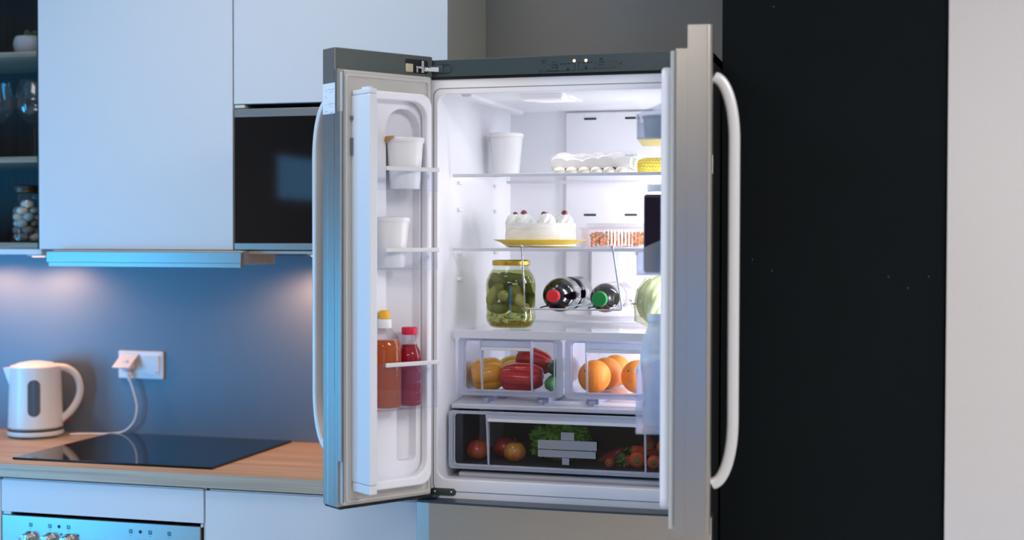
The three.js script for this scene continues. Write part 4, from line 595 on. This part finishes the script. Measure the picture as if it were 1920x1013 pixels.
// wire rack with two bottles
{
  const r = thing('bottle_rack', 'chrome wire bottle rack hanging from the middle glass shelf', 'bottle rack', [-0.73, 1.34, 0.42]);
  const hoop = (z) => [rod([-0.857, 1.4905, z], [-0.848, 1.348, z], 0.0021), rod([-0.632, 1.4905, z], [-0.609, 1.348, z], 0.0021), tube([[-0.848, 1.348, z], [-0.8465, 1.343, z], [-0.842, 1.3405, z], [-0.79, 1.34, z], [-0.66, 1.34, z], [-0.614, 1.3405, z], [-0.6095, 1.343, z], [-0.609, 1.348, z]], 0.0021, 60)];
  wpart(r, 'hoop', hoop(0.566), M.wire); wpart(r, 'cross_bar', rod([-0.84, 1.34, 0.24], [-0.615, 1.34, 0.24], 0.0021), M.wire);
  for (const x of [-0.857, -0.632]) wpart(r, 'hook', [new THREE.SphereGeometry(0.0042, 16, 10).translate(x, 1.492, 0.566), rod([x, 1.4915, 0.566], [x, 1.4915, 0.24], 0.0021)], M.wire);
  for (const x of [-0.809, -0.749, -0.69, -0.64]) wpart(r, 'rail', tube([[x, 1.3425, 0.566], [x, 1.3435, 0.55], [x, 1.344, 0.4], [x, 1.3435, 0.26], [x, 1.3425, 0.24]], 0.0023, 30), M.wire);
  const bodyM = phys(0x0c0a12, { roughness: 0.08, clearcoat: 0.5 });
  const bottle = (x, y, R, capR, capC, capM, label, z0, len, waist) => {
    const b = thing('juice_bottle', label, 'bottle', [x, y, z0], 0);
    const prof = [[0, 0], [R * 0.8, 0], [R * 0.95, 0.004], [R, 0.012], [R, len * 0.32], [R * waist, len * 0.4], [R * waist, len * 0.47], [R, len * 0.56], [R, len * 0.72], [R * 0.95, len * 0.79], [R * 0.8, len * 0.86], [R * 0.5, len * 0.93], [capR * 0.85, len * 0.95], [capR * 0.85, len * 0.97], [0, len * 0.97]];
    const sp = new THREE.SplineCurve(prof.map(([a, c]) => new THREE.Vector2(a, c))).getPoints(80).map((p) => [Math.max(0, Math.min(R, p.x)), Math.max(0, p.y)]);
    part(b, 'bottle', lathe(sp, 56).rotateX(Math.PI / 2), capM, undefined);
    const c = part(b, 'cap', [lathe([[0, 0.018], [capR - 0.002, 0.018], [capR, 0.0165], [capR + 0.0006, 0.001], [capR, 0]], 48).rotateX(Math.PI / 2).translate(0, 0, len * 0.965)], std(capC, { roughness: 0.42 }), 'plastic screw cap'); void c;
  };
  bottle(-0.779, 1.3715, 0.0425, 0.0152, 0xe3242f, bodyM, 'dark juice bottle with a red cap lying in the wire rack', 0.29, 0.27, 0.8);
  bottle(-0.6655, 1.3655, 0.0365, 0.0182, 0x0b8a3f, phys(0x140a12, { roughness: 0.08, clearcoat: 0.5 }), 'dark juice bottle with a green cap lying in the wire rack', 0.29, 0.265, 0.97);
}
{ // cabbage in a bag
  const t = thing('cabbage', 'pale green cabbage in a clear bag at the right of the glass shelf', 'cabbage', [-0.535, S3, 0.4]);
  seed = 15;
  const g = new THREE.SphereGeometry(0.062, 64, 48); warp(g, (v) => { const a = Math.atan2(v.z, v.x), h = v.y / 0.062; const k = 1 + 0.03 * Math.sin(a * 3 + h * 3) + 0.012 * Math.abs(Math.sin(a * 9 + h * 5)); v.multiplyScalar(k); v.y = v.y * 1.05 + 0.069; });
  part(t, 'head', g, std(0xdde2b4, { roughness: 0.5 }));
  const lf = []; for (let k = 0; k < 5; k++) { const g2 = new THREE.SphereGeometry(0.066, 30, 20, 0, 1.9, 0.5, 1.7); warp(g2, (v) => { const a = Math.atan2(v.z, v.x); v.multiplyScalar(1 + 0.03 * Math.sin(a * 8 + v.y * 80)); v.y += 0.069; }); lf.push(g2.rotateY(k * 1.3)); }
  for (const g2 of lf) part(t, 'leaf', g2, std(0xe8ecce, { roughness: 0.5, side: THREE.DoubleSide }));
  const bg = lathe([[0, 0.001], [0.03, 0.001], [0.056, 0.02], [0.07, 0.06], [0.066, 0.1], [0.045, 0.13], [0.02, 0.141], [0, 0.142]], 60); warp(bg, (v) => { const a = Math.atan2(v.z, v.x); const k = 1 + 0.05 * Math.sin(a * 6 + v.y * 50) + 0.03 * Math.sin(a * 13 - v.y * 110); v.x *= k; v.z *= k; if (Math.cos(a - 2.6) > 0.6 && v.y < 0.05 && v.y > 0.005) v.x -= 0.014; });
  part(t, 'bag', bg, phys(0xeef2e0, { transmission: 0.92, thickness: 0, roughness: 0.12 }), 'clear crinkled plastic bag');
}
// peppers, cucumbers, oranges in the small drawers
const DF = 1.1272;
function pepper(l, r, lobes, sd) {                                   // lies along x, blossom end at -x
  const g = new THREE.SphereGeometry(1, 64, 56).rotateZ(Math.PI / 2);
  return warp(g, (v) => { const h = v.x, a = Math.atan2(v.z, v.y) + 0.25 * Math.sin(h * 1.5 + sd), R = Math.sqrt(Math.max(0.0, 1 - Math.abs(h) ** 3)); const lob = 1 - 0.2 * (1 - Math.abs(Math.cos(a * lobes / 2)) ** 0.7) - 0.02 * Math.sin(a * 2 + sd); const k = Math.hypot(v.y, v.z) || 1; const rad = r * R * lob * (1 + 0.1 * h); v.y *= rad / k; v.z *= rad / k; v.x = h * l / 2 - 0.14 * l * Math.sign(h) * Math.max(0, 1 - R * 1.6) * Math.abs(Math.cos(a * lobes / 2)) * 0; const q = Math.hypot(v.y, v.z) / r; if (Math.abs(h) > 0.85) v.x -= Math.sign(h) * l * 0.1 * Math.max(0, 1 - q * 1.7); });
}
function pepperThing(color, label, l, r, x, y, z, ry, rz, sd, stem = true) {
  const t = thing('bell_pepper', label, 'pepper', [x, y, z]); t.rotation.set(0, ry, rz);
  part(t, 'flesh', pepper(l, r, 4, sd), phys(color, { roughness: 0.22, clearcoat: 0.4 }));
  if (stem) part(t, 'stem', tube([[l * 0.4, 0, 0], [l * 0.5, 0.002, 0.002], [l * 0.58, 0.006, 0.003]], 0.005, 14, 10), std(0x5d7a2a, { roughness: 0.6 }));
}
pepperThing(0xf0a008, 'orange-yellow bell pepper at the left of the small drawer', 0.095, 0.042, -0.984, DF + 0.0365, 0.43, 0.35, 0.1, 1);
pepperThing(0xf2b70e, 'yellow bell pepper half hidden behind the orange one', 0.09, 0.041, -0.94, DF + 0.038, 0.33, 0.6, 0, 2);
pepperThing(0xc4101c, 'large red bell pepper lying in front in the drawer', 0.122, 0.0365, -0.886, DF + 0.033, 0.445, 3.26, -0.03, 3);
pepperThing(0xb80d1a, 'red bell pepper lying on top of the large red one', 0.105, 0.032, -0.875, DF + 0.068, 0.37, 3.29, 0.28, 5, false);
{
  const cg = () => { const g = new THREE.SphereGeometry(1, 40, 40).scale(0.02, 0.02, 0.075); return warp(g, (v) => { const h = v.z / 0.075, f = Math.sqrt(Math.max(0.01, 1 - Math.abs(h) ** 4)) / Math.sqrt(Math.max(0.01, 1 - h * h)); const a = Math.atan2(v.y, v.x), q = 1 + 0.03 * Math.sin(a * 7) + 0.012 * Math.sin(v.z * 300 + a * 4); v.x *= f * q; v.y *= f * q; }); };
  const a = single('cucumber', cg(), phys(0x3f7d45, { roughness: 0.35 }), 'lower pale green cucumber end at the right of the drawer', 'cucumber', [-0.802, DF + 0.0213, 0.43]);
  const b = copy(a, 'upper dark green cucumber lying on the paler one', [-0.797, DF + 0.0605, 0.42]); b.material = phys(0x143f14, { roughness: 0.3 });
}
{
  const og = warp(new THREE.SphereGeometry(0.0415, 48, 36), (v) => { v.y *= 0.96; const d = Math.exp(-((v.x ** 2 + v.z ** 2) / 0.00006)); v.y -= Math.sign(v.y) * 0.002 * d; });
  const o = thing('orange', 'front orange pressed against the drawer pane', 'orange', [-0.7, DF + 0.04, 0.446], 0); o.rotation.set(0.9, 0.3, 0.5);
  part(o, 'peel', og, M.peel); part(o, 'stem_button', new THREE.SphereGeometry(0.003, 10, 8).scale(1, 0.4, 1).translate(0, 0.038, 0), std(0x5c5a2a, { roughness: 0.8 }));
  copy(o, 'orange partly hidden just behind the front orange', [-0.687, DF + 0.04, 0.3625]); copy(o, 'orange farthest back in the middle of the drawer', [-0.679, DF + 0.04, 0.279]); copy(o, 'separate orange at the right of the drawer behind the bin', [-0.596, DF + 0.04, 0.42]);
}
// bottom drawer: apples, lettuce, chilli, carrots
const BF = 0.9525;
{
  const prof = Array.from({ length: 25 }, (_, i) => { const a = (i / 24) * Math.PI; return [0.029 * Math.sin(a) ** 0.9 * (1 + 0.08 * Math.cos(a)) * 0.98, 0.0265 - 0.0255 * Math.cos(a) * (1 - 0.32 * Math.exp(-((Math.sin(a) / 0.28) ** 2))) ]; });
  const ag = (hue, sd) => vcol(lathe(prof, 48), (c, x, y, z) => { const a = Math.atan2(z, x), n = 0.5 + 0.3 * Math.sin(a * 1 + sd) + 0.14 * Math.sin(a * 9 + y * 60 + sd) + 0.12 * Math.sin(a * 23 + sd * 2) + 0.2 * Math.sin(y * 70 + sd); c.set(0xb01a22).lerp(new THREE.Color(0xd9a43a), Math.max(0, Math.min(1, n * hue))); });
  const am = phys(0xffffff, { vertexColors: true, roughness: 0.25, clearcoat: 0.3 });
  const mk = (hue, sd, label, pos, ry) => { const t = thing('apple', label, 'apple', pos, ry, undefined); part(t, 'skin', ag(hue, sd), am); part(t, 'stalk', tube([[0, 0.042, 0], [0.001, 0.05, 0.001], [0.004, 0.059, 0.002]], 0.0011, 10, 8), std(0x5a4526, { roughness: 0.8 })); return t; };
  mk(0.35, 1.2, 'pink-red apple at the left end of the bottom drawer', [-0.99, BF, 0.49], 0.4);
  mk(0.12, 2.2, 'dark red apple in the shade behind the other two', [-0.937, BF, 0.43], 1.0);
  mk(0.75, 4.4, 'red and yellow apple beside the lettuce', [-0.891, BF, 0.5], 2.0);
}
{
  const t = thing('lettuce', 'curly green lettuce head behind the grey stickers of the drawer', 'lettuce', [-0.785, BF + 0.004, 0.44]); t.scale.set(1.22, 1.03, 1.15);
  seed = 63; const mats = [0, 1, 2].map((k) => std([0xd8e8b8, 0xffffff, 0xa8c890][k], { map: M.leafTex, roughness: 0.5, side: THREE.DoubleSide }));
  const leaf = (w, ph) => warp(new THREE.PlaneGeometry(2, 2, 22, 22), (v) => { const r = Math.min(1.2, Math.hypot(v.x, v.y)), a = Math.atan2(v.y, v.x), m = Math.max(Math.abs(v.x), Math.abs(v.y)), k = r > 0 ? m / r : 1; const q = m, e = q ** 2.2; v.x *= k; v.y *= k; v.set(v.x * w, v.y * w * 1.15, w * (-0.42 * q * q + 0.2 * e * Math.sin(a * 9 + ph) + 0.16 * e * Math.sin(a * 17 + ph * 3) + 0.07 * Math.sin(v.x * 11 + ph) * Math.sin(v.y * 10))); });
  const gs = [0, 1, 2, 3].map((k) => leaf(0.0225 + k * 0.0015, k * 1.7));
  part(t, 'heart', warp(new THREE.SphereGeometry(1, 36, 28), (v) => { const q = 1 + 0.06 * Math.sin(v.x * 13) * Math.sin(v.y * 12 + v.z * 9); v.set(v.x * 0.057 * q, 0.044 + v.y * 0.041 * q, v.z * 0.05 * q); }), mats[2]);
  for (let k = 0; k < 110; k++) { const m = mesh('leaf', gs[k % 4], mats[k % 3]); m.geometry = gs[k % 4]; const y = 1 - 1.72 * (k + 0.5) / 110, a = k * 2.39996, h = Math.sqrt(Math.max(0, 1 - y * y)), n = new THREE.Vector3(h * Math.cos(a), y, h * Math.sin(a)); m.position.set(n.x * 0.058, 0.0465 + n.y * 0.04, n.z * 0.05); m.lookAt(m.position.x + n.x + rr(-0.6, 0.6), m.position.y + n.y + rr(-0.2, 0.7), m.position.z + n.z + rr(-0.5, 0.5)); m.rotateZ(rr(0, 6.28)); m.scale.setScalar(rr(0.7, 1)); t.add(m); }
}
{
  const cg = (l, r, sd) => { const g = new THREE.CylinderGeometry(1, 1, 1, 28, 30).rotateX(Math.PI / 2); return warp(g, (v) => { const u = 0.5 - v.z, k = Math.hypot(v.x, v.y); const rad = r * (u < 0.06 ? 0.55 + 0.45 * Math.sqrt(u / 0.06) : 1 - 0.75 * (u - 0.06) ** 1.3) * (1 + 0.03 * Math.sin(u * 70 + sd)); if (k > 0.001) { v.x *= rad; v.y *= rad; } v.z = -u * l + (k < 0.3 ? -0.003 : 0); }); };
  const cm = [0xd24a1c, 0xc23c1a, 0xdb5a22].map((c) => std(c, { roughness: 0.5 })), tm = std(0x6f7a34, { roughness: 0.7 });
  const mk = (l, r, label, pos, ry, rx, mi) => { const t = thing('carrot', label, 'carrot', pos, 0); t.rotation.set(rx, ry, 0, 'YXZ'); part(t, 'root', cg(l, r, mi), cm[mi % 3]); part(t, 'crown', [new THREE.SphereGeometry(r * 0.42, 14, 10).scale(1, 1, 0.5).translate(0, 0, -0.0015), ...[0, 1, 2, 3, 4].map((k) => rod([r * 0.25 * Math.cos(k * 1.26), r * 0.25 * Math.sin(k * 1.26), 0], [r * 0.32 * Math.cos(k * 1.26), r * 0.32 * Math.sin(k * 1.26), 0.004], r * 0.09, 6))], tm); return t; };
  mk(0.13, 0.0205, 'thick carrot with a green crown facing the room', [-0.578, BF + 0.0215, 0.522], 0.1, 0, 0);
  mk(0.1, 0.0115, 'small carrot left of the herb sprig', [-0.645, BF + 0.0125, 0.535], 0.05, 0, 1);
  mk(0.12, 0.013, 'slim carrot tucked left of the thick one', [-0.6055, BF + 0.014, 0.51], -0.1, 0, 1);
  mk(0.12, 0.0165, 'carrot right of the handle rib behind the door', [-0.536, BF + 0.0175, 0.53], 0.15, 0, 2);
  mk(0.12, 0.0165, 'carrot farthest right in the bottom drawer', [-0.5, BF + 0.0175, 0.53], -0.05, 0, 0);
  mk(0.13, 0.0165, 'carrot on top of the pile at the far right', [-0.52, BF + 0.05, 0.49], 0.1, 0.05, 2);
  mk(0.13, 0.0145, 'carrot on top of the pile by the handle rib', [-0.556, BF + 0.052, 0.48], 0.2, 0.04, 1);
  mk(0.13, 0.012, 'carrot lying slanted on top of the thick one', [-0.598, BF + 0.041, 0.49], -0.9, -0.12, 0);
  const ch = thing('red_chilli', 'dark red pointed pepper lying beside the lettuce', 'pepper', [-0.655, BF + 0.022, 0.46]); ch.scale.setScalar(0.66);
  part(ch, 'flesh', warp(new THREE.SphereGeometry(1, 36, 40).rotateZ(Math.PI / 2).scale(0.05, 0.028, 0.026), (v) => { const h = v.x / 0.055; const k = 0.75 + 0.3 * h; v.y = v.y * k + 0.4 * v.x - 0.006 * (1 - h * h); v.z *= k; }), phys(0x7c1216, { roughness: 0.3 }));
  part(ch, 'stem', tube([[0.05, 0.02, 0], [0.058, 0.024, 0], [0.066, 0.03, 0.002]], 0.003, 10, 8), tm);
  const hb = thing('herb_sprig', 'small curly green herb sprig between carrot and chilli', 'herb', [-0.618, BF, 0.5]);
  seed = 91; const hl = warp(new THREE.PlaneGeometry(0.014, 0.02, 8, 8).translate(0, 0.01, 0), (v) => { v.z = 0.003 * Math.sin(v.x * 700) + 0.004 * Math.sin(v.y * 420); v.x *= Math.sin(Math.min(1, v.y / 0.02 + 0.1) * 2.8); }), hm = std(0x5f8a35, { roughness: 0.6, side: THREE.DoubleSide });
  for (let k = 0; k < 18; k++) { const m = mesh('leaf', hl, hm); m.geometry = hl; m.position.set(rr(-0.016, 0.016), rr(0.004, 0.02), rr(-0.014, 0.014)); m.rotation.set(rr(-0.9, 0.9), rr(0, 6), rr(-0.9, 0.9)); hb.add(m); }
}
// bottles in the doors
{
  const liquid = (c, r = 0.45) => phys(c, { transmission: 0.55, thickness: 0, roughness: r, ior: 1.2 });
  const pet = phys(0xf2f2f4, { transmission: 1, thickness: 0, roughness: 0.03, ior: 1.4 });
  const a = thing('drink_bottle', 'orange drink bottle with a yellow sports cap in the left door bin', 'bottle', leftAt(0.158, 1.1165, -0.036));
  const pa = [[0, 0.002], [0.034, 0], [0.0395, 0.006], [0.0395, 0.13], [0.0385, 0.133], [0.0395, 0.137], [0.038, 0.15], [0.03, 0.168], [0.019, 0.181], [0.0155, 0.186], [0.0155, 0.19]];
  part(a, 'bottle', lathe(pa, 48), pet);
  part(a, 'drink', lathe([[0, 0.003], [0.0335, 0.002], [0.0388, 0.007], [0.0388, 0.13], [0.0378, 0.133], [0.0388, 0.137], [0.037, 0.15], [0.0335, 0.158], [0, 0.158]], 48), liquid(0xe07a1e));
  part(a, 'collar', lathe([[0.0165, 0.186], [0.0172, 0.19], [0.0165, 0.205], [0.0125, 0.208], [0, 0.208]], 36), M.white);
  part(a, 'cap', lathe([[0.0135, 0.208], [0.0125, 0.217], [0.011, 0.226], [0.009, 0.227], [0, 0.227]], 36), std(0xf2b40a, { roughness: 0.4 }), 'yellow sports cap');
  const b = thing('drink_bottle', 'ribbed pink drink bottle with a crimson cap in the left door bin', 'bottle', leftAt(0.0885, 1.1165, -0.036));
  const rib = (r0, y) => r0 - 0.0018 * (y < 0.105 && y > 0.012 ? Math.abs(Math.sin((y - 0.012) * Math.PI / 0.0235)) ** 0.3 < 0.62 ? 1 : 0 : 0);
  const pb = []; for (let i = 0; i <= 90; i++) { const y = 0.001 + 0.139 * i / 90; pb.push([rib(y < 0.006 ? 0.024 + y : y < 0.118 ? 0.029 : 0.029 - (y - 0.118) * 0.15 - (y - 0.118) ** 2 * 12, y), y]); }
  part(b, 'bottle', lathe([[0, 0.003], [0.02, 0.001], ...pb, [0.018, 0.152], [0.0165, 0.158], [0.0165, 0.168]], 48), pet);
  part(b, 'drink', lathe([[0, 0.004], ...pb.map(([r, y]) => [r - 0.0008, y]), [0.0185, 0.1445], [0, 0.1445]], 48), liquid(0xc81a3c));
  part(b, 'cap', lathe([[0.0175, 0.168], [0.0185, 0.169], [0.0185, 0.183], [0.0172, 0.1855], [0, 0.1855]], 40), std(0xd3123f, { roughness: 0.4 }), 'crimson screw cap');
  const p = thing('syrup_bottle', 'dark purple square bottle with a white cap in the right door', 'bottle', rightAt(0.17, 1.4385, 0.122), thR);
  part(p, 'bottle', [new RoundedBoxGeometry(0.046, 0.168, 0.046, 4, 0.006).translate(0, 0.084, 0)], phys(0x180a26, { roughness: 0.07 }));
  part(p, 'neck', lathe([[0.019, 0.168], [0.0155, 0.171], [0.0155, 0.176]], 30), M.clear); part(p, 'cap', lathe([[0.0168, 0.175], [0.0172, 0.176], [0.0172, 0.189], [0.016, 0.19], [0, 0.19]], 36), M.white, 'white screw cap');
  const m = thing('milk_bottle', 'cloudy white waisted plastic bottle in the lowest right door bin', 'bottle', rightAt(0.17, 1.1045, 0.121));
  const mp = []; for (let i = 0; i <= 60; i++) { const y = 0.216 * i / 60; mp.push([y < 0.006 ? 0.022 + y * 0.8 : y < 0.1 ? 0.0262 - 0.0035 * Math.sin((y / 0.1) * Math.PI) ** 2 : y < 0.19 ? 0.0262 + 0.0055 * Math.sin(((y - 0.1) / 0.09) * Math.PI) : 0.0262 - (y - 0.19) * 0.42, y]); }
  part(m, 'bottle', lathe([[0, 0.001], ...mp, [0.014, 0.22], [0.014, 0.23]], 44), phys(0xe4eaf0, { transmission: 0.45, thickness: 0, roughness: 0.45 })); part(m, 'cap', lathe([[0.0155, 0.228], [0.016, 0.229], [0.016, 0.243], [0, 0.244]], 30), std(0xc9d6e2, { roughness: 0.4 }));
}

// ---------------------------------------------------------------- lamps that light the room, outside the picture
{
  LAMPS.forEach(([x, y, z, k, w, h, ax, ay, az], i) => {
    const l = thing('floor_lamp', i ? 'wide blue light panel on a black stand nearer the room' : 'narrow blue light panel on a black stand nearer the worktop', 'lamp', [x, 0, z]);
    const hd = part(l, 'head', B(-w / 2 - 0.02, w / 2 + 0.02, -h / 2 - 0.02, h / 2 + 0.02, -0.06, -0.012, 0.008), M.blackMat); hd.position.set(0, y, 0); hd.lookAt(ax, ay, az);
    part(hd, 'glowing_face', B(-w / 2, w / 2, -h / 2, h / 2, -0.012, -0.006, 0.001), std(0x224455, { emissive: CYAN.clone().multiplyScalar(2) }));
    part(l, 'stand', [rod([-0.03, 0.03, 0], [-0.03, y - h / 2, 0], 0.012), lathe([[0, 0], [0.16, 0], [0.16, 0.012], [0.02, 0.03], [0, 0.03]], 30)], M.blackMat);
  });
  const tv = thing('wall_screen', 'blue glowing screen on the far wall behind the viewer', 'screen', [0.45, 0.95, 6.06]);
  part(tv, 'frame', B(-0.56, 0.56, -0.34, 0.34, -0.03, 0.018, 0.006), M.blackMat); part(tv, 'display', B(-0.54, 0.54, -0.32, 0.32, -0.032, -0.0302, 0.0005), std(0x05070a, { emissive: new THREE.Color(0.12, 0.62, 1.8) }));
  rectLight(new THREE.Color(0.12, 0.62, 1.8), 1, 1.08, 0.64, [0.45, 0.95, 6.025], [0.45, 0.95, 0]);
  const where = ['over the right of the room', 'nearest the wall cabinets', 'added as fill in the middle of the room'];
  CEIL.forEach(([x, z], i) => { const c = thing('ceiling_light', 'white ceiling light panel ' + where[i], 'ceiling light', [x, 2.68, z]); part(c, 'frame', plate(-0.58, 0.58, -0.33, 0.33, 0.01, 0, 0.04, [[-0.55, 0.55, -0.3, 0.3, 0.005]]).rotateX(-Math.PI / 2), M.satin); part(c, 'diffuser', B(-0.55, 0.55, 0.002, 0.03, -0.3, 0.3, 0.001), std(0xf4f4f4, { emissive: NEUTRAL.clone().multiplyScalar(2) })); });
}
renderer.render(scene, camera);
